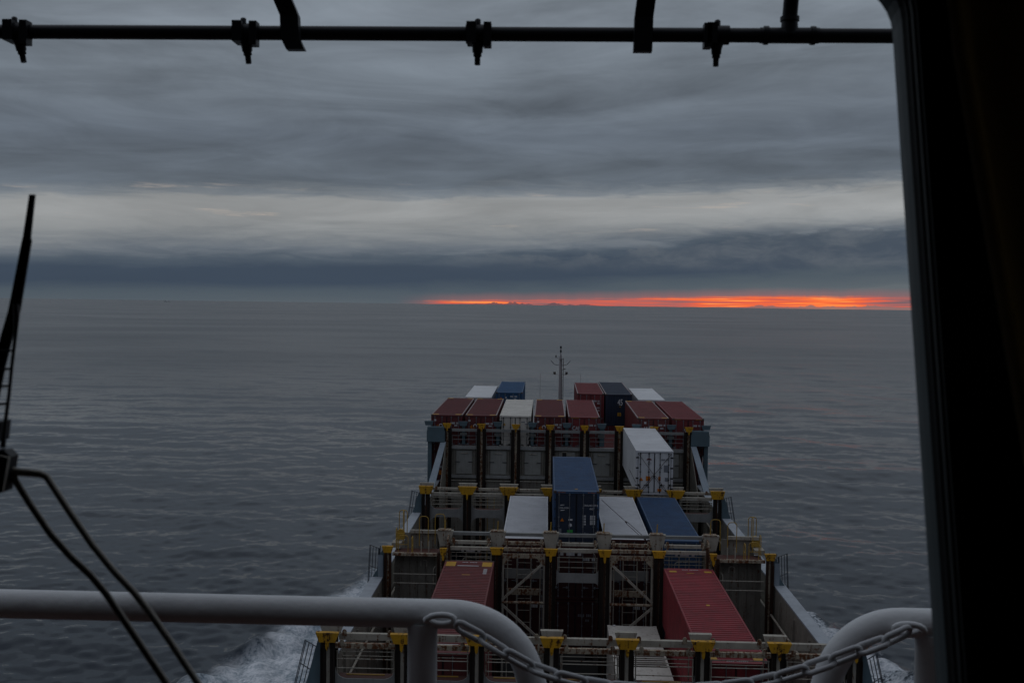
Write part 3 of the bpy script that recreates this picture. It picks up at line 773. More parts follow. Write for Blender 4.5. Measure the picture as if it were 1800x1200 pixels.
ladder_cage(XC-10.1, 53.8, -13.0, -15.1, 0.1, -1, 'dark ladder cage at left of the frame with yellow handrails')
ladder_cage(XC+10.1, 53.8, -13.0, -15.0, 0.1, 1, 'dark ladder cage at right of the frame with yellow handrails')
ladder_cage(XC-10.0, 69.9, -13.15, -15.3, 0.3, -1, 'small far ladder cage left of the rounded web plates')
ladder_cage(XC+10.0, 69.9, -13.15, -15.2, 0.35, 1, 'small far ladder cage right of the blue flat topped container')

# ------------------------------------------------------------------ containers
CW = 2.438
def corrug(n_from, n_to, pitch):
    """trapezoid profile: list of (u, depth) with depth 0 or 1"""
    out = []; u = n_from; 
    n = max(1, int(round((n_to-n_from)/pitch))); p_ = (n_to-n_from)/n
    for i in range(n):
        a = n_from+i*p_
        out += [(a, 0), (a+p_*0.36, 0), (a+p_*0.5, 1), (a+p_*0.86, 1)]
    out.append((n_to, 0))
    return out

def container(label, x, y, ztop, length, height, col, door_col=None, reefer=False, rail=None, yellow=False, rods='rod_light', gx=None, group='stowed containers', roof=None, pitch=0.27, roof_col=None, yl=0.40):
    z0 = ztop-height
    t_ = thing('shipping_container', label, 'container', (x, y, z0), group)
    body = CT[col]; h = CW/2
    L, H = length, height
    B = lambda m, n, mt, par=t_: m.build(n, mt, par, rel=False)
    # frame: posts and rails
    m = MB()
    for sx in (-1, 1):
        for (a, b_) in ((0.0, 0.13), (L-0.13, L)):
            m.box(sx*h, sx*(h-0.12), a, b_, 0.12, H-0.12)
        m.box(sx*h, sx*(h-0.08), 0.13, L-0.13, 0.0, 0.15)
    for (a, b_) in ((0.0, 0.10), (L-0.10, L)):
        m.box(-h+0.12, h-0.12, a, b_, H-0.13, H-0.012); m.box(-h+0.12, h-0.12, a, b_, 0.0, 0.14)
    B(m, 'corner_frame', body)
    for sx in (-1, 1):
        m = MB(); m.box(sx*h, sx*(h-0.075), 0.16, L-0.16, H-0.10, H-0.004); B(m, 'top_side_rail', CT[rail] if rail else body)
    # roof
    hz = H-0.012; m = MB()
    if reefer or roof == 'flat':
        m.box(-h+0.077, h-0.077, 0.12, L-0.12, H-0.06, hz)
        B(m, 'roof', body)
    else:
        pr = corrug(0.35, L-0.35, pitch)
        vs_ = []; fs = []
        rows = [(0.10, 0.0)] + [(u, dd) for u, dd in pr] + [(L-0.10, 0.0)]
        for u, dd in rows:
            vs_ += [(-h+0.077, u, hz-0.045*dd), (h-0.077, u, hz-0.045*dd)]
        for i in range(len(rows)-1): fs.append((2*i, 2*i+1, 2*i+3, 2*i+2))
        m.add(vs_, fs); B(m, 'roof', CT[roof_col] if roof_col else body)
    # sides
    for sx in (-1, 1):
        m = MB()
        if reefer:
            m.box(sx*(h-0.012), sx*(h-0.07), 0.13, L-0.13, 0.15, H-0.10)
        else:
            pr = corrug(0.14, L-0.14, 0.278)
            vs_ = []; fs = []
            for u, dd in pr:
                xx = sx*(h-0.012-0.036*dd); vs_ += [(xx, u, 0.14), (xx, u, H-0.10)]
            for i in range(len(pr)-1): fs.append((2*i, 2*i+1, 2*i+3, 2*i+2))
            m.add(vs_, fs)
        B(m, 'side_wall', body)
    m = MB(); m.box(-h+0.12, h-0.12, L-0.07, L-0.03, 0.14, H-0.13); B(m, 'front_wall', body)
    m = MB(); m.box(-h+0.08, h-0.08, 0.1, L-0.1, 0.03, 0.10); B(m, 'floor', MT['dark'])
    # doors (towards the viewer)
    dm = CT[door_col] if door_col else body
    for sx in (-1, 1):
        a, b_ = (0.012, h-0.13)
        m = MB()
        x0, x1 = sorted((sx*a, sx*b_))
        m.box(x0, x1, 0.035, 0.08, 0.15, H-0.14)
        if not reefer:                      # pressed horizontal ribs
            for zz in np.linspace(0.35, H-0.6, 5): m.box(x0+0.06, x1-0.06, 0.022, 0.034, zz, zz+0.26)
        door = B(m, 'door', dm)
        m = MB()
        for (qa, qb, za, zb) in ((x0, x1, 0.142, 0.162), (x0, x1, H-0.155, H-0.135), (x0, x0+0.018, 0.162, H-0.155), (x1-0.018, x1, 0.162, H-0.155)):
            m.box(qa, qb, 0.015, 0.0345, za, zb)
        m.build('gasket', MT['gasket'], door, rel=False)
        for q in (0.30, 0.76):
            xx = sx*(h*q)
            m = MB(); m.tube([(xx, 0.0, 0.10), (xx, 0.0, H-0.10)], 0.02, 6)
            for zz in (0.17, 0.5, 1.0, 1.5, 2.0, H-0.2): m.box(xx-0.045, xx+0.045, -0.012, 0.03, zz-0.03, zz+0.03)
            rod = m.build('lock_rod', MT['gasket' if reefer else rods], door, rel=False)
            m = MB(); m.box(xx-0.02, xx+sx*0.32, -0.03, -0.005, 0.62, 0.655); m.box(xx+sx*0.06, xx+sx*0.14, -0.035, 0.01, 0.58, 0.70)
            m.build('handle', MT['gasket' if reefer else rods], rod if False else door, rel=False)
        for zz in np.linspace(0.4, H-0.45, 4 if reefer else 5):
            m = MB(); xx = sx*(h-0.09); m.box(xx-0.09 if reefer else xx-0.05, xx+0.09 if reefer else xx+0.05, -0.006, 0.03, zz-0.05, zz+0.05)
            m.build('hinge', MT['gasket'] if reefer else dm, door, rel=False)
    for sx in (-1, 1):
        for yy in (0.0, L-0.178):
            for zz in (0.0, H-0.118):
                m = MB(); xx = sx*(h+0.004); m.box(xx, xx-sx*0.166, yy-0.006, yy+0.184, zz, zz+0.122); B(m, 'corner_casting', MT['casting'] if not reefer else body)
    if yellow:
        for sx in (-1, 1):
            for yy in (0.185, L-0.22-yl):
                m = MB(); x0, x1 = sorted((sx*(h-0.08), sx*(h-0.56))); m.box(x0, x1, yy, yy+yl, H-0.008, H-0.002); B(m, 'corner_plate', MT['amber'])
    t_['H'] = height
    return t_
def mark(t_, x0, x1, z0, z1, mat, y=-0.004, name='marking'):
    return MB().box(x0, x1, y-0.003, y+0.014, z0, z1).build(name, MT[mat], t_, rel=False)
def tri(t_, x, z, s_, mat='orange'):
    return MB().prism([(x-s_/2, z), (x+s_/2, z), (x, z+s_*0.9)], 'y', -0.004, 0.012).build('warning_triangle', MT[mat], t_, rel=False)
def top_dash(t_, x0, x1, y0, y1, H, mat='white'):
    return MB().box(x0, x1, y0, y1, H-0.009, H-0.004).build('roof_marking', MT[mat], t_, rel=False)
def number_line(t_, x, z, n_, s_=0.11, mat='white'):
    """a line of small identification characters too far off to read: one small plate each"""
    m = MB()
    for i in range(n_):
        if i in (4, n_-1): continue
        m.box(x+i*s_*0.9, x+i*s_*0.9+s_*0.6, -0.006, 0.012, z, z+s_*1.4)
    m.build('number_line', MT[mat], t_, rel=False)['kind'] = 'stuff'

HC, STD = 2.896, 2.591
g1 = 'farthest row of eight container slots'
# farthest full row, above the bulkhead frame (slot 6 is empty on this tier)
cx = lambda i: 1.585+2.687*(i-3.5)
ZT = -9.40; YT = 82.45
def row_maroon(i, label):
    t_ = container(label, cx(i), YT, ZT, 13.716, HC, 'maroon', rail='paleedge', yellow=True)
    lettering('45', 0.44, (-0.86, -0.02, HC-1.08), MT['orange'], t_, wide=0.85)
    mark(t_, -0.98, -0.82, HC-0.50, HC-0.36, 'white', name='round_sticker')
    number_line(t_, 0.32, HC-0.72, 8, 0.1)
    number_line(t_, 0.62, HC-0.9, 4, 0.09)
    MB().prism([(0.72, HC-1.2), (0.9, HC-0.78), (0.98, HC-0.78), (1.1, HC-1.2), (1.0, HC-1.2), (0.92, HC-0.92), (0.82, HC-1.2)], 'y', -0.006, 0.01).build('emblem', MT['logo_red'], t_, rel=False)
    return t_
def curl(t_, x, z):
    pts = [(x+0.12*math.cos(R(a)), -0.02, z+0.12*math.sin(R(a))) for a in range(-30, 230, 25)]
    MB().tube(pts, 0.03, 5).build('emblem', MT['white'], t_, rel=False)
t0 = row_maroon(0, 'maroon 45 foot container at the port end of the farthest full row'); curl(t0, -0.45, HC-0.85)
t1 = row_maroon(1, 'maroon 45 foot container second from port in the farthest full row, beside the white one'); curl(t1, -0.45, HC-0.85)
t2 = container('rust stained white container in the farthest full row, between two maroon ones', cx(2), YT, ZT, 13.1, HC, 'cream', reefer=True)
tri(t2, -0.85, HC-0.75, 0.2, 'amber'); mark(t2, 0.45, 0.75, HC-0.5, HC-0.44, 'grey_mark'); mark(t2, 0.75, 1.0, HC-0.66, HC-0.6, 'grey_mark')
t3 = row_maroon(3, 'maroon 45 foot container just port of the foremast, beside the brick red one'); curl(t3, -0.45, HC-0.85)
t4 = container('brick red container with white letters AI, just starboard of the foremast', cx(4), YT, ZT, 13.716, HC, 'brick', rail='paleedge')
lettering('CAI', 0.42, (-0.92, -0.02, HC-1.02), MT['white'], t4, wide=0.8)
number_line(t4, 0.35, HC-0.72, 8, 0.1); 
for i in range(6): mark(t4, -1.0+i*0.1, -0.96+i*0.1, HC-0.11, HC-0.05, 'amber', y=-0.006, name='hazard_stripe'); mark(t4, 0.55+i*0.08, 0.58+i*0.08, HC-0.11, HC-0.05, 'amber', y=-0.006, name='hazard_stripe')
t6 = container('oxide red 45 foot container with pale roof edges, right of the dark blue upright end', cx(6), YT, ZT, 13.716, HC, 'oxide', rail='paleedge', yellow=True)
mark(t6, -0.72, -0.55, HC-0.45, HC-0.3, 'white', name='square_sticker'); lettering('15', 0.36, (-0.78, -0.02, HC-0.92), MT['white'], t6)
mark(t6, -0.35, 0.0, HC-0.88, HC-0.62, 'white', name='square_sticker'); number_line(t6, 0.35, HC-0.62, 8, 0.1); number_line(t6, 0.55, HC-0.85, 4, 0.09)
t7 = container('brick red container at the starboard end of the farthest full row', cx(7), YT, ZT, 13.716, HC, 'brick', rail=None)
lettering('CAI', 0.42, (-0.2-0.72+0.62, -0.02, HC-1.02), MT['white'], t7, wide=0.8)
number_line(t7, 0.35, HC-0.62, 8, 0.1)
for i in range(5): mark(t7, -1.0+i*0.1, -0.96+i*0.1, HC-0.11, HC-0.05, 'amber', y=-0.006, name='hazard_stripe'); mark(t7, 0.6+i*0.1, 0.64+i*0.1, HC-0.11, HC-0.05, 'amber', y=-0.006, name='hazard_stripe')
# tier below, glimpsed through the bulkhead's open rails and beside its legs
below = ['port end', 'second slot from port', 'third slot from port', 'fourth slot from port', 'fifth slot from port', 'sixth slot from port', 'seventh slot from port', 'starboard end']
bc = ['maroon', 'maroon', 'greywhite', 'maroon', 'brick', 'oxide', 'oxide', 'maroon']
for i in range(8):
    t_ = container(f'{"grey white" if bc[i]=="greywhite" else "dark red"} container seen through bulkhead rails in lower tier, {below[i]}', cx(i), YT+0.9 if i not in (0, 7) else YT+0.3, ZT-HC-0.03, 12.192, HC, bc[i])
    if i in (0, 7):
        mark(t_, -0.5, -0.35, 1.6, 1.75, 'white', name='round_sticker'); mark(t_, -0.6, -0.35, 1.05, 1.4, 'orange', name='sticker')
for i, wd in ((0, 'port'), (7, 'starboard')):
    container(f'dark red container low behind the pale inclined bracket on the {wd} side', cx(i), YT+0.3, ZT-2*HC-0.06, 12.192, HC, 'maroon')
# bay further forward
YF = 97.0
g2 = 'foremost containers'
a_ = container('white container at the port end of the foremost stack, beside a blue one', -6.30, YF, -9.38, 12.192, STD, 'white', reefer=True)
b_ = container('bright blue container with white markings, port of the foremast in the foremost stack', -3.47, YF, -8.90, 12.192, HC, 'brightblue')
tri(b_, -0.75, HC-0.62, 0.2); number_line(b_, 0.1, HC-0.45, 9, 0.09); number_line(b_, 0.45, HC-0.66, 4, 0.08); mark(b_, -0.35, -0.22, HC-0.55, HC-0.43, 'white', name='round_sticker')
c_ = container('brick red container starboard of the foremast, left of the dark blue one marked 45', 4.00, YF, -8.90, 12.192, HC, 'brick', rail='paleedge')
number_line(c_, 0.2, HC-0.75, 8, 0.1); number_line(c_, 0.6, HC-0.95, 4, 0.09); number_line(c_, 0.55, HC-1.35, 5, 0.08); number_line(c_, 0.55, HC-1.6, 5, 0.08)
d_ = container('dark blue container end marked with a white 45, standing behind the empty slot', 6.58, YF, -8.92, 13.716, HC, 'navy', rail='paleedge')
for nm in [o for o in d_.children if o.name.startswith('door')]:      # plain corrugated end: no lock rods
    for s_ in list(nm.children): bpy.data.objects.remove(s_)
    bpy.data.objects.remove(nm)
m = MB(); pr = corrug(-CW/2+0.12, CW/2-0.12, 0.25); vs_ = []; fs = []
for u, dd in pr: vs_ += [(u, 0.02+0.04*dd, 0.14), (u, 0.02+0.04*dd, HC-0.13)]
for i in range(len(pr)-1): fs.append((2*i, 2*i+1, 2*i+3, 2*i+2))
m.add(vs_, fs); m.build('end_wall', CT['navy'], d_, rel=False)
lettering('45', 0.78, (-0.12, -0.012, HC-1.0), MT['white'], d_, wide=0.62)
tri(d_, 0.13, HC-1.2, 0.16, 'amber'); mark(d_, -0.12, 0.22, HC-2.0, HC-1.68, 'amber', y=-0.006, name='square_sticker')
mark(d_, 0.04, 0.065, HC-1.98, HC-1.7, 'gasket', y=-0.012, name='sticker_line')
e_ = container('white container at the starboard end of the foremost stack', 9.57, YF, -9.38, 12.192, STD, 'white', reefer=True)
container('dark red container directly under the dark blue one marked 45', 6.58, YF, -8.92-HC-0.03, 12.192, HC, 'brick')

# the two hundred ton boxes in the middle of the hold
rf = container('white refrigerated container with crossed lashing rods on its doors', SL(2), 69.65, -10.10, 12.192, HC, 'greywhite', reefer=True, door_col='white')
m = MB()                                    # red mushroom-shaped emblem
pts = [(-0.36+0.17*math.cos(R(a)), HC-0.62+0.13*math.sin(R(a))) for a in range(10, 171, 16)]
m.prism(pts+[(-0.36+0.10*math.cos(R(a)), HC-0.63+0.06*math.sin(R(a))) for a in range(160, 9, -30)], 'y', 0.005, 0.034)
m.box(-0.385, -0.335, 0.005, 0.034, HC-0.74, HC-0.56); m.box(-0.42, -0.30, 0.005, 0.034, HC-0.76, HC-0.73)
m.build('emblem', MT['logo_red'], rf, rel=False)
lettering('TRITON', 0.085, (-0.52, 0.024, HC-0.86), MT['grey_mark'], rf)
tri(rf, -0.86, 0.92, 0.26, 'orange')
for q in ((-0.55, -0.27, 0.92, 1.22, 'orange'), (0.27, 0.42, 0.92, 1.2, 'orange'), (0.22, 0.48, 0.22, 0.4, 'orange'), (0.70, 0.92, 0.9, 1.14, 'grey_mark'), (0.62, 0.9, 1.5, 1.96, 'grey_mark')):
    mark(rf, *q, y=0.018, name='sticker')
number_line(rf, 0.45, HC-0.62, 9, 0.07, 'grey_mark'); number_line(rf, 0.33, HC-1.15, 6, 0.05, 'grey_mark')

bl = container('dark blue container with white writing on its doors, standing tall amidships', SL(0)-0.02, 56.2, -10.38, 12.192, HC, 'blue', door_col='navy')
lettering('CMA CGM', 0.115, (-0.93, -0.004, HC-0.94), MT['white'], bl)
for zz, xx in ((HC-0.78, -0.78), (HC-1.06, -0.76)):
    MB().prism([(xx-0.12, zz), (xx+0.1, zz+0.02), (xx+0.16, zz+0.05), (xx-0.02, zz+0.05)], 'y', -0.004, 0.012).build('emblem', MT['white'], bl, rel=False)
lettering('CMAU', 0.145, (0.36, -0.004, HC-0.80), MT['white'], bl, wide=0.8); lettering('451707 0', 0.145, (0.70, -0.004, HC-0.80), MT['white'], bl, wide=0.8)
lettering('45G1', 0.13, (0.70, -0.004, HC-0.98), MT['white'], bl, wide=0.9)
tri(bl, -0.75, HC-1.62, 0.2)
MB().box(-0.42, -0.20, 0.008, 0.0205, HC-1.58, HC-1.49).build('sticker', MT['white'], bl, rel=False)
MB().tube([(-0.31, 0.006, HC-1.82), (-0.31, 0.0215, HC-1.82)], 0.09, 14).build('round_sticker', MT['white'], bl, rel=False)
mark(bl, -0.46, -0.17, HC-2.22, HC-2.08, 'green', name='sticker')
mark(bl, -0.95, -0.78, HC-2.3, HC-2.02, 'grey_mark', name='sticker')
for zz in (HC-1.38, HC-1.53, HC-1.67, HC-1.81): number_line(bl, 0.34, zz, 4, 0.07)
for zz in (HC-1.40, HC-1.52, HC-1.66, HC-1.78): number_line(bl, 0.74, zz, 5, 0.08)
for i in range(6): mark(bl, -0.98+i*0.07, -0.95+i*0.07, HC-0.09, HC-0.05, 'orange', y=-0.006, name='hazard_stripe'); mark(bl, 0.62+i*0.07, 0.65+i*0.07, HC-0.09, HC-0.05, 'orange', y=-0.006, name='hazard_stripe')
top_dash(bl, -0.08, 0.08, 0.6, 0.75, HC, 'amber')
# tops level with the frames
container('white container roof left of the tall dark blue container', SL(-1), 56.2, -12.98, 12.192, HC, 'shadedred', pitch=0.20, roof_col='greywhite', rail='greywhite')
container('white container roof right of the tall dark blue container, under a lashing rod', SL(1), 56.2, -12.92, 12.192, HC, 'shadedred', pitch=0.20, roof_col='greywhite', rail='greywhite')
container('blue container roof beside the white refrigerated container, rightmost in its bay', SL(2), 56.2, -12.92, 12.192, HC, 'blue', pitch=0.20)
for kk, cc, wd in ((-1, 'shadedred', 'port of the centre slot'), (0, 'shadedred', 'below the tall dark blue container'), (1, 'shadedred', 'starboard of the centre slot'), (2, 'navy', 'below the blue container roof')):
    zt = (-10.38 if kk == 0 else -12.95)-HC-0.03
    t_ = container(f'{"dark red" if cc=="shadedred" else "dark blue"} container in the hold behind the braced frame, {wd}', SL(kk), 56.2, zt, 12.192, HC, cc)
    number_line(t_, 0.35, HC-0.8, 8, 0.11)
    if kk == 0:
        t_ = container('shade-darkened red container deep in the hold, seen through the centre portal', SL(kk), 56.2, zt-HC-0.03, 12.192, HC, cc)
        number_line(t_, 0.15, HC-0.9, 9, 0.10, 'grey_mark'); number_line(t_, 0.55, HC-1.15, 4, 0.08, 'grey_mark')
# nearest bay
rl = container('dull red container with yellow roof corners, at left in the nearest bay', SL(-2)+0.05, 38.95, -13.34, 13.716, HC, 'oxide', yellow=True, yl=0.85)
top_dash(rl, -0.55, 0.5, 12.72, 12.80, HC); top_dash(rl, -0.55, 0.5, 0.9, 0.98, HC)
m = MB()
for i in range(10):
    if i != 4: m.box(-0.35+i*0.075, -0.30+i*0.075, 13.38, 13.46, HC-0.009, HC-0.004); 
    if i != 4: m.box(-0.35+i*0.075, -0.30+i*0.075, 0.3, 0.38, HC-0.009, HC-0.004)
for i in range(6): m.box(0.78, 0.96, 11.3+i*0.17, 11.37+i*0.17, HC-0.009, HC-0.004)
m.build('roof_marking', MT['white'], rl, rel=False)['kind'] = 'stuff'
top_dash(rl, -0.2, 0.2, 11.05, 11.12, HC, 'amber')
rr_ = container('bright red container with ribbed roof, at right in the nearest bay', SL(2)+0.05, 39.2, -13.55, 13.716, HC, 'red', rail=None)
for xx in (-1.0, 0.72):
    for yy in (12.95, 0.35): top_dash(rr_, xx, xx+0.36, yy, yy+0.28, HC, 'amber')
top_dash(rr_, -0.18, 0.18, 12.75, 12.83, HC, 'amber'); top_dash(rr_, -0.02, 0.14, 7.3, 7.5, HC, 'amber')
m = MB()
for i in range(11):
    if i != 4: m.box(-0.33+i*0.075, -0.28+i*0.075, 13.4, 13.47, HC-0.009, HC-0.004); m.box(-0.33+i*0.075, -0.28+i*0.075, 0.16, 0.25, HC-0.009, HC-0.004)
m.build('roof_marking', MT['white'], rr_, rel=False)['kind'] = 'stuff'
container('dull red container beneath the one with yellow roof corners', SL(-2)+0.05, 39.6, -13.34-HC-0.03, 12.192, HC, 'oxide')
container('red container beneath the bright red ribbed one', SL(2)+0.05, 39.6, -13.55-HC-0.03, 12.192, HC, 'red')
wt = container('stained cream container low in the nearest bay, between the braces and the bright red one', SL(1), 40.4, -16.42, 12.192, STD, 'cream', reefer=True)
MB().box(-0.95, -0.83, 12.0, 12.1, STD+0.0, STD+0.06).build('lamp', MT['white'], wt, rel=False)
for i in range(8): MB().box(-1.08, 1.12, 6.3+i*0.27, 6.42+i*0.27, STD-0.0125, STD+0.006).build('roof_batten', MT['casting'], wt, rel=False)
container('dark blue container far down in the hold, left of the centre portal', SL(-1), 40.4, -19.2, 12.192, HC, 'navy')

# ------------------------------------------------------------------ lashing rods
def lashing(label, a, b, split=0.62):
    a = Vector(a); b = Vector(b); c = a.lerp(b, split)
    t_ = thing('lashing_rod', label, 'lashing rod', b, 'lashing rods')
    MB().tube([a, c], 0.016, 6).build('rod', MT['casting'], t_)
    d1 = c.lerp(b, 0.08); d2 = c.lerp(b, 0.82)
    n_ = (b-a).normalized().cross(Vector((0, 1, 0))).normalized()*0.05
    m = MB(); m.tube([d1+n_, d2+n_], 0.016, 6); m.tube([d1-n_, d2-n_], 0.016, 6); m.tube([c, d1], 0.045, 7); m.tube([d2, d2.lerp(b, 0.5)], 0.05, 7); m.tube([d2, b], 0.018, 6)
    m.build('turnbuckle', MT['casting'], t_)
x0 = SL(2); zr = -10.10
lashing('lashing rod across the white reefer doors, running down to the left', (x0+1.1, 69.58, zr-0.15), (x0-0.95, 69.5, zr-2.75), 0.55)
lashing('lashing rod across the white reefer doors, running down to the right', (x0-1.1, 69.58, zr-0.15), (x0+0.85, 69.46, zr-2.75), 0.55)
lashing('dark lashing rod slanting over the white container roof amidships', (2.98, 56.0, -10.78), (5.32, 54.55, -12.62), 0.52)
lashing('thin lashing rod at the lower left of the white refrigerated container', (SL(1.5)-0.25, 69.9, -11.4), (SL(1.5)+0.45, 69.7, -12.8), 0.9)

# ------------------------------------------------------------------ foremast
def foremast():
    x, y = 1.47, 118.0
    t_ = thing('foremast', 'slim pale foremast with lamps and aerials rising above the foremost containers', 'mast', (x, y, -17.2))
    MB().tube([(x, y, -17.2), (x, y, -11.0), (x, y, -8.5), (x, y, -6.6)], [0.24, 0.21, 0.17, 0.13], 12).build('pole', MT['mast'], t_)
    m = MB(); m.box(x+0.27, x+0.33, y-0.2, y-0.1, -17, -6.9); m.box(x+0.10, x+0.14, y-0.5, y-0.45, -17, -6.9)
    for z in np.arange(-16.6, -7, 0.4): m.box(x+0.11, x+0.33, y-0.48, y-0.45, z, z+0.03)
    m.build('ladder', MT['casting'], t_)
    MB().box(x-0.28, x+0.28, y-0.28, y+0.28, -7.05, -6.99).build('platform', MT['mast'], t_)
    MB().tube([(x, y, -6.6), (x, y, -5.9)], 0.06, 8).build('top_pole', MT['mast'], t_)
    for z in (-6.15, -5.72): 
        MB().tube([(x, y, z-0.14), (x, y, z+0.14)], 0.10, 10).build('mast_lamp', MT['gasket'], t_)
    MB().tube([(x-0.53, y, -6.85), (x-0.53, y, -6.60)], 0.07, 8).build('mast_lamp', MT['gasket'], t_)
    MB().tube([(x-0.6, y, -6.92), (x+0.05, y, -6.92)], 0.02, 6).build('lamp_arm', MT['mast'], t_)
    for sx in (-1, 1):
        MB().box(x+sx*0.66-0.13, x+sx*0.66+0.13, y-0.12, y+0.12, -8.72, -8.46).build('floodlight', MT['casting'], t_)
        MB().tube([(x, y, -8.75), (x+sx*0.7, y, -8.75)], 0.03, 6).build('lamp_arm', MT['mast'], t_)
        MB().tube([(x, y, -7.62), (x+sx*0.45, y, -7.68), (x+sx*0.72, y, -7.62), (x+sx*1.08, y, -7.2)], 0.03, 6).build('aerial', MT['cage'], t_)
        MB().tube([(x+sx*0.7, y, -8.66), (x+sx*2.25, y, -8.64), (x+sx*2.25, y, -17.0)], 0.013, 5).build('stay', MT['casting'], t_)
    MB().box(x+0.28, x+0.55, y-0.1, y+0.1, -8.18, -8.10).build('horn', MT['gasket'], t_)
foremast()

# ------------------------------------------------------------------ distant ship on the horizon (port side)
def far_ship():
    az_ = math.atan2(287-964, 1865); r_ = 16000.0
    x, y = r_*math.sin(az_), r_*math.cos(az_); z = -ZC-TILT*y
    t_ = thing('distant_ship', 'tiny dark ship on the horizon at far left', 'ship', (x, y, z))
    MB().prism([(x-42, z-3), (x+42, z-3), (x+46, z+5), (x-44, z+5)], 'y', y-8, y+8).build('hull', MT['palegrey'], t_)
    MB().box(x-36, x-24, y-7, y+7, z+5.01, z+12).build('bridge', MT['palegrey'], t_)
    MB().tube([(x+24, y, z+5), (x+24, y, z+10)], 1.5, 6).build('mast', MT['palegrey'], t_)
far_ship()

# ------------------------------------------------------------------ wheelhouse: front wall, window, room
TH = math.atan(0.285); cT, sT = math.cos(TH), math.sin(TH)
def wp(x, s_, n_):                            # point on the raked front wall: x, distance up the slope, outward offset
    return (x, 0.90+s_*sT+n_*cT, s_*cT-n_*sT)
X0, X1, S0, S1 = -0.80, 0.3030, -0.55, 0.300
def rr_loop(off, n_, r=0.052, nseg=8):
    x0, x1, s0, s1 = X0-off, X1+off, S0-off, S1+off; r = r+off
    pts = []
    for (cx_, cs, a0) in ((x1-r, s1-r, 0), (x0+r, s1-r, 90), (x0+r, s0+r, 180), (x1-r, s0+r, 270)):
        for i in range(nseg+1):
            a = R(a0+90*i/nseg); pts.append((cx_+r*math.cos(a), cs+r*math.sin(a), n_))
    return pts
def ring(loops, smooth=False):
    m = MB(); k_ = len(loops[0]); vs_ = [wp(*p) for lp in loops for p in lp]; fs = []
    for i in range(len(loops)-1):
        for j in range(k_):
            fs.append((i*k_+j, i*k_+(j+1) % k_, (i+1)*k_+(j+1) % k_, (i+1)*k_+j))
    return m.add(vs_, fs)
def rect_loop(x0, x1, s0, s1, n_, nseg=8):
    pts = []
    for q in range(4):
        for i in range(nseg+1):
            t_ = i/nseg
            if q == 0: p = (x1, s1*(t_)+(1-t_)*(S1-0.06)) if t_ < 0.5 else (x1+(X1-0.06-x1)*(2*t_-1), s1); p = (x1, S1-0.06+(s1-S1+0.06)*2*t_) if t_ < 0.5 else p
            elif q == 1: p = (X0+0.06+(x0-X0-0.06)*2*t_, s1) if t_ < 0.5 else (x0, s1+(S1-0.06-s1)*(2*t_-1))
            elif q == 2: p = (x0, S0+0.06+(s0-S0-0.06)*2*t_) if t_ < 0.5 else (x0+(X0+0.06-x0)*(2*t_-1), s0)
            else: p = (X1-0.06+(x1-X1+0.06)*2*t_, s0) if t_ < 0.5 else (x1, s0+(S0+0.06-s0)*(2*t_-1))
            pts.append((p[0], p[1], n_))
    return pts
wt_ = thing('window_frame', 'dark raked wheelhouse window frame with rounded upper corner at the right', 'window frame', (0, 0.9, -0.5))
ring([rr_loop(0.0, 0.0), rr_loop(0.0, -0.012), rr_loop(0.001, -0.022)]).build('reveal', MT['winframe'], wt_)
ring([rr_loop(0.001, -0.0222), rr_loop(0.003, -0.026), rr_loop(0.0035, -0.030)]).build('gasket', MT['rubber'], wt_)
ring([rr_loop(0.0035, -0.0302), rr_loop(0.0052, -0.0308), rr_loop(0.006, -0.0355)]).build('inner_frame', MT['trim'], wt_)
ring([rr_loop(0.006, -0.0357), rr_loop(0.0082, -0.0362), rr_loop(0.0088, -0.0385), rr_loop(0.02, -0.039)]).build('trim_lip', MT['trim'], wt_)
# clear pane
mg = bpy.data.materials.new('clear_glass'); mg.use_nodes = True; mg.node_tree.nodes.clear()
og = mg.node_tree.nodes.new('ShaderNodeOutputMaterial'); tg = mg.node_tree.nodes.new('ShaderNodeBsdfTransparent'); tg.inputs[0].default_value = (0.985, 0.99, 0.99, 1)
mg.node_tree.links.new(tg.outputs[0], og.inputs[0])
m = MB(); lp = [wp(*p) for p in rr_loop(0.0008, -0.006)]; m.add(lp, [tuple(range(len(lp)))]); m.build('pane', mg, wt_)
# the wall: inner lining and outer skin around the opening
structure(ring([rr_loop(0.0202, -0.0391), rect_loop(-7, 7, -1.75, 1.0, -0.0391)]).build('wheelhouse_lining', MT['interior']))
structure(ring([rr_loop(0.0, 0.0002), rect_loop(-11, 11, -1.75, 1.0, 0.0002)]).build('wheelhouse_front', MT['house']))
m = MB(); m.box(-7.2, 7.2, -6, 1.2, 0.92, 1.2); m.box(-11, 11, -12, 1.32, 1.21, 1.5)
structure(m.build('wheelhouse_roof', MT['interior']))
m = MB(); m.box(-7.2, 7.2, -6, 0.62, -1.9, -1.68); structure(m.build('wheelhouse_floor', MT['interior']))
m = MB(); m.box(-7.2, -7.0, -6, 1.2, -1.9, 0.95); m.box(7.0, 7.2, -6, 1.2, -1.9, 0.95); m.box(-7.2, 7.2, -6.2, -6, -1.9, 0.95)
structure(m.build('wheelhouse_walls', MT['interior']))
m = MB(); m.box(-11, 11, -12, 0.5, -17.2, -1.92); structure(m.build('accommodation_block', MT['house']))
m = MB(); m.box(-11, 11, 0.51, 2.32, -1.78, -1.70); structure(m.build('front_catwalk', MT['deck']))

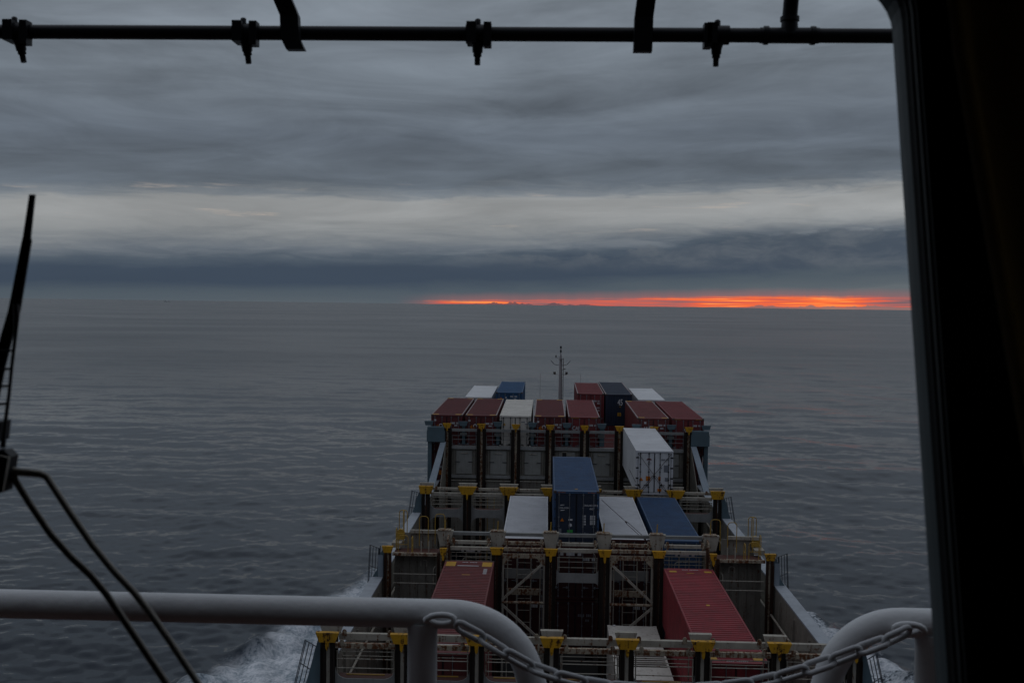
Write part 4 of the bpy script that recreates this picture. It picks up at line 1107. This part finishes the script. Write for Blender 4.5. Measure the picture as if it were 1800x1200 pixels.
# curtain drawn to the right of the window
def curtain():
    m = MB(); nx, nz = 70, 26; vs_ = []; fs = []
    for j in range(nz+1):
        z = 0.80-1.9*j/nz
        for i in range(nx+1):
            u = i/nx
            sag = 0.19*max(0.0, min(0.35, 0.19-z))
            x = 0.222+u*0.33+sag*(1-u*0.25)
            y = 0.60+0.030*math.sin(u*38+0.6*math.sin(z*2.2))+0.012*math.sin(u*67+z*1.4)-0.05*u
            vs_.append((x, y, z))
    for j in range(nz):
        for i in range(nx):
            a = j*(nx+1)+i; fs.append((a, a+1, a+nx+2, a+nx+1))
    m.add(vs_, fs, True)
    o = m.build('curtain', MT['curtain'])
    sm = o.modifiers.new('thickness', 'SOLIDIFY'); sm.thickness = 0.003
    tag(o, 'dark brown gathered curtain hanging at the right of the window', 'curtain')
curtain()
kc = N(MT['curtain'].node_tree); oc = [n for n in kc.n if n.type == 'OUTPUT_MATERIAL'][0]; bc_ = [n for n in kc.n if n.type == 'BSDF_PRINCIPLED'][0]
tc = kc.n.new('ShaderNodeBsdfTranslucent'); tc.inputs[0].default_value = (0.50, 0.40, 0.22, 1)
mc = kc.n.new('ShaderNodeMixShader'); mc.inputs[0].default_value = 0.85
kc.l.new(bc_.outputs[0], mc.inputs[1]); kc.l.new(tc.outputs[0], mc.inputs[2]); kc.l.new(mc.outputs[0], oc.inputs[0])

# ------------------------------------------------------------------ handrails on the catwalk outside
def guard_rail(pts, posts, label):
    t_ = thing('guard_rail', label, 'guard rail', (posts[0], 2.15, -1.70), 'white tube guard rails')
    MB().tube(pts, 0.0298, 20).build('top_rail', MT['railwhite'], t_)
    for x in posts:
        MB().tube([(x, 2.15, -0.672), (x, 2.15, -0.684), (x, 2.15, -0.69), (x, 2.15, -0.696), (x, 2.15, -1.70)], [0.0312, 0.0318, 0.0311, 0.0305, 0.0305], 20).build('post', MT['railwhite'], t_)
    return t_
zr = -0.656
def bend(x_from, sgn, rad=0.17):
    return [(x_from+sgn*rad*math.sin(R(a)), 2.15, zr-rad*(1-math.cos(R(a)))) for a in range(0, 78, 6)]
ptsL = [(-6.0, 2.15, zr), (-0.6, 2.15, zr)] + [(-0.19+0.165*math.sin(R(a)), 2.15, zr-0.15*(1-math.cos(R(a)))) for a in range(0, 79, 6)]
e_ = Vector(ptsL[-1]); dd = (e_-Vector(ptsL[-2])).normalized()
ptsL += [tuple(e_+dd*0.3), tuple(e_+dd*0.9)]
gl = guard_rail(ptsL, [-0.249, -1.6, -3.0], 'white tube guard rail crossing the lower left and bending down')
ptsR = [(6.0, 2.15, zr+0.004), (1.2, 2.15, zr+0.004)] + [(0.725-0.148*math.sin(R(a)), 2.15, zr+0.004-0.15*(1-math.cos(R(a)))) for a in range(0, 79, 6)]
e_ = Vector(ptsR[-1]); dd = (e_-Vector(ptsR[-2])).normalized()
ptsR += [tuple(e_+dd*0.3), tuple(e_+dd*0.9)]
gr = guard_rail(ptsR, [0.785, 2.2, 3.6], 'white tube guard rail bend at the lower right beside the window frame')
def eye_hook(t_, x, y, z, sgn):
    pts = [(x-sgn*0.015, y+0.01, z-0.008)]
    pts += [(x+sgn*(0.028*math.cos(R(a))+0.02), y-0.02-0.012*math.sin(R(a/2)), z+0.012*math.sin(R(a))) for a in range(180, -181, -24)]
    MB().tube(pts, 0.0062, 8).build('chain_eye', MT['railwhite'], t_)
eye_hook(gl, -0.228, 2.13, -0.655, 1); eye_hook(gr, 0.745, 2.13, -0.652, -1)

# ------------------------------------------------------------------ chain
def chain():
    key = [(-0.172, -0.662), (-0.105, -0.692), (-0.04, -0.728), (0.04, -0.757), (0.13, -0.777), (0.22, -0.785), (0.32, -0.781), (0.42, -0.762), (0.52, -0.728), (0.62, -0.688), (0.69, -0.662), (0.722, -0.652)]
    yk = [2.098, 2.085, 2.075, 2.08, 2.09, 2.10, 2.10, 2.09, 2.08, 2.08, 2.085, 2.10]
    P_ = [Vector((a, y, b)) for (a, b), y in zip(key, yk)]
    # dense polyline (Catmull-Rom)
    dense = []
    for i in range(len(P_)-1):
        p0, p1, p2, p3 = P_[max(i-1, 0)], P_[i], P_[i+1], P_[min(i+2, len(P_)-1)]
        for j in range(20):
            u = j/20
            dense.append(0.5*((2*p1)+(p2-p0)*u+(2*p0-5*p1+4*p2-p3)*u*u+(3*p1-p0-3*p2+p3)*u**3))
    dense.append(P_[-1])
    t_ = thing('safety_chain', 'grey steel link chain sagging between the two white guard rails', 'chain', (0.25, 2.1, -0.8))
    wire, li, wi = 0.0055, 0.073, 0.034          # wire radius, outer length, outer width
    lp = []
    hx = li/2-wi/2
    for a in range(-90, 91, 22): lp.append((hx+(wi/2-wire)*math.cos(R(a)), (wi/2-wire)*math.sin(R(a)), 0))
    for a in range(90, 271, 22): lp.append((-hx+(wi/2-wire)*math.cos(R(a)), (wi/2-wire)*math.sin(R(a)), 0))
    me = None
    pitch = li-4*wire*0.92
    dist = [0]
    for a, b in zip(dense, dense[1:]): dist.append(dist[-1]+(b-a).length)
    n_ = int(dist[-1]/pitch); pitch = dist[-1]/n_
    def at_(s_):
        for i in range(len(dist)-1):
            if dist[i+1] >= s_: 
                u = (s_-dist[i])/(dist[i+1]-dist[i]+1e-9); return dense[i].lerp(dense[i+1], u)
        return dense[-1]
    for i in range(n_):
        a, b = at_(i*pitch), at_((i+1)*pitch); c = (a+b)/2; ex = (b-a).normalized()
        ey = ex.cross(Vector((0, 1, 0))).normalized(); ey = -ey if ey.z < 0 else ey; ez = ex.cross(ey)
        rot = R(28 if i % 2 == 0 else -62)+random.uniform(-0.12, 0.12)
        e2 = ey*math.cos(rot)+ez*math.sin(rot); e3 = ex.cross(e2)
        if me is None:
            o = MB().tube(lp, wire, 8, closed=True).build('link', MT['chain'], t_, rel=False); me = o.data
        else:
            o = bpy.data.objects.new('link', me); COL.objects.link(o); o.parent = t_
        mm = Matrix((ex, e2, e3)).transposed().to_4x4()
        mm.translation = c+Vector((0, 0, ZC))-t_.location
        o.matrix_local = mm
chain()

# ------------------------------------------------------------------ window wiper (outside the glass, left)
def wiper():
    t_ = thing('window_wiper', 'black window wiper with twin bent arms at the left edge', 'wiper', (-0.48, 0.93, -0.4))
    def q(x, z, dy_=0.0): return (x, 0.96+0.285*z+dy_, z)          # lies just outside the raked glass
    m = MB()
    prof = [(-0.4863, 0.0885, 0.0050), (-0.4860, 0.0475, 0.0068), (-0.4856, 0.0445, 0.0085), (-0.4885, -0.0196, 0.0105), (-0.4922, -0.0429, 0.0105), (-0.4952, -0.0684, 0.0105), (-0.4980, -0.1085, 0.0105), (-0.5050, -0.20, 0.0105)]
    vs_, fs = [], []
    for x, z, w_ in prof:
        a, b = q(x-w_*0.5, z), q(x+w_*0.5, z)
        vs_ += [a, b, (b[0], b[1]+0.003, b[2]), (a[0], a[1]+0.003, a[2])]
    for i in range(len(prof)-1):
        for j in range(4): fs.append((4*i+j, 4*i+(j+1) % 4, 4*i+4+(j+1) % 4, 4*i+4+j))
    fs += [(0, 1, 2, 3), tuple(4*len(prof)-4+j for j in range(4))]
    m.add(vs_, fs); m.build('blade', MT['rubber'], t_)
    MB().tube([q(-0.4850, -0.0144, -0.004), q(-0.4833, -0.0232, -0.004), q(-0.4817, -0.0427, -0.004), q(-0.4813, -0.0682, -0.004), q(-0.4804, -0.0933, -0.004), q(-0.4803, -0.1205, -0.004), q(-0.4796, -0.1401, -0.004)], [0.0026, 0.0030, 0.0017, 0.0016, 0.0016, 0.0018, 0.0026], 6).build('spine', MT['black'], t_)
    for z in (-0.0556, -0.0718, -0.0869, -0.1024):
        MB().tube([q(-0.4935, z-0.001, -0.003), q(-0.4810, z, -0.004)], 0.0012, 5).build('clip', MT['black'], t_)
    def slab(poly, dy0, dy1, name, mat):
        k_ = len(poly)
        MB().add([q(x, z, dy0) for x, z in poly]+[q(x, z, dy1) for x, z in poly], [tuple(range(k_)), tuple(range(2*k_-1, k_-1, -1))]+[(i, i+k_, (i+1) % k_+k_, (i+1) % k_) for i in range(k_)]).build(name, MT[mat], t_)
    slab([(-0.4926, -0.1173), (-0.4803, -0.1171), (-0.4799, -0.1338), (-0.4902, -0.1339)], -0.012, 0.006, 'blade_holder', 'black')
    slab([(-0.4994, -0.1414), (-0.4718, -0.1409), (-0.4654, -0.1462), (-0.4662, -0.1593), (-0.467, -0.1751), (-0.4941, -0.1775)], -0.016, -0.002, 'bracket', 'black')
    slab([(-0.477, -0.144), (-0.4654, -0.1462), (-0.467, -0.1751), (-0.4764, -0.1772)], -0.020, -0.0165, 'bracket_plate', 'wiperarm')
    A = [(-0.4699, -0.1545), (-0.4635, -0.1674), (-0.4471, -0.1876), (-0.4263, -0.2113), (-0.4066, -0.2291), (-0.3873, -0.2439), (-0.3723, -0.2583), (-0.3508, -0.2832), (-0.3119, -0.3285), (-0.2476, -0.4041)]
    B_ = [(-0.4815, -0.1591), (-0.4506, -0.1609), (-0.4414, -0.1617), (-0.436, -0.164), (-0.4138, -0.1908), (-0.3888, -0.2194), (-0.368, -0.2399), (-0.3472, -0.2578), (-0.3333, -0.272), (-0.3128, -0.2954), (-0.2854, -0.3279), (-0.2218, -0.4034)]
    MB().tube([q(x, z, -0.006) for x, z in A], 0.0031, 10).build('arm', MT['wiperarm'], t_)
    MB().tube([q(x, z, -0.006) for x, z in B_], [0.0036, 0.0036, 0.0034]+[0.0031]*9, 10).build('arm', MT['wiperarm'], t_)
wiper()

# ------------------------------------------------------------------ wash pipe above the window
def wash_pipe():
    Y = 2.0; z = 0.4855
    t_ = thing('wash_pipe', 'black window wash pipe with spray nozzles running across the top', 'pipe', (0, Y, z))
    MB().tube([(-5, Y, z), (5, Y, z)], 0.0133, 14).build('pipe', MT['black'], t_)
    for i, x in enumerate((-1.012, -0.577, -0.139, 0.305)):
        lean = (0.010, 0.006, 0.0, -0.001)[i]
        sg = 1 if i < 3 else -1
        m = MB()
        m.tube([(x-0.022, Y, z), (x+0.022, Y, z)], 0.0175, 12)
        m.box(x-0.020, x-0.002, Y-0.02, Y+0.02, z-0.019, z+0.019); m.box(x+sg*0.012, x+sg*0.026, Y-0.02, Y+0.004, z-0.026, z+0.018)
        m.build('clamp', MT['black'], t_)
        MB().tube([(x-lean*0.6, Y, z+0.012), (x-lean*0.6, Y, z+0.026), (x-lean*0.6, Y, z+0.028)], [0.0056, 0.0056, 0.003], 8).build('clamp_bolt', MT['black'], t_)
        pz = [(0.0, 0.0135, -0.015), (0.0, 0.010, -0.026), (0.0, 0.0095, -0.034), (0.0, 0.0075, -0.036), (0.0, 0.0080, -0.041), (0.0, 0.0055, -0.043), (0.0, 0.0055, -0.057)]
        MB().tube([(x+lean*(-q[2]*20), Y, z+q[2]) for q in pz], [q[1] for q in pz], 10).build('nozzle', MT['black'], t_)
    # flat bent support straps from the roof
    def strap(pts, wd, name='support_strap'):
        m = MB(); vs_ = []; fs = []
        for (x, y, z_) in pts: vs_ += [(x-wd/2, y, z_), (x+wd/2, y, z_), (x+wd/2, y+0.02, z_), (x-wd/2, y+0.02, z_)]
        for i in range(len(pts)-1):
            for j in range(4): fs.append((4*i+j, 4*i+(j+1) % 4, 4*i+4+(j+1) % 4, 4*i+4+j))
        fs += [(0, 1, 2, 3), tuple(4*len(pts)-4+j for j in range(4))]
        m.add(vs_, fs); m.build(name, MT['black'], t_)
    strap([(-0.474, Y-0.035, 0.448), (-0.484, Y-0.035, 0.468), (-0.486, Y-0.035, 0.510), (-0.497, Y-0.05, 0.54), (-0.512, Y-0.08, 0.58), (-0.54, Y-0.15, 0.66), (-0.62, Y-0.45, 0.95), (-0.66, Y-0.72, 1.215)], 0.034)
    strap([(0.166, Y-0.035, 0.448), (0.167, Y-0.035, 0.51), (0.171, Y-0.05, 0.55), (0.178, Y-0.09, 0.60), (0.20, Y-0.3, 0.80), (0.22, Y-0.72, 1.215)], 0.034)
    # tee with riser
    xt = 0.438
    MB().tube([(xt-0.054, Y, z), (xt+0.054, Y, z)], 0.0145, 14).build('tee', MT['black'], t_)
    for q in (-0.043, 0.043): MB().tube([(xt+q-0.004, Y, z), (xt+q+0.004, Y, z)], 0.0172, 14).build('collar', MT['black'], t_)
    MB().tube([(xt, Y, z), (xt, Y, z+0.03), (xt, Y, z+0.032)], [0.0165, 0.0145, 0.0145], 14).build('tee_branch', MT['black'], t_)
    MB().tube([(xt, Y, z+0.026), (xt, Y, z+0.034)], 0.0175, 14).build('collar', MT['black'], t_)
    MB().tube([(xt, Y, z+0.034), (xt, Y-0.02, z+0.10), (xt, Y-0.72, 1.215)], 0.0138, 14).build('riser', MT['black'], t_)
wash_pipe()

for o in S.objects:
    if 'H' in o.keys(): del o['H']
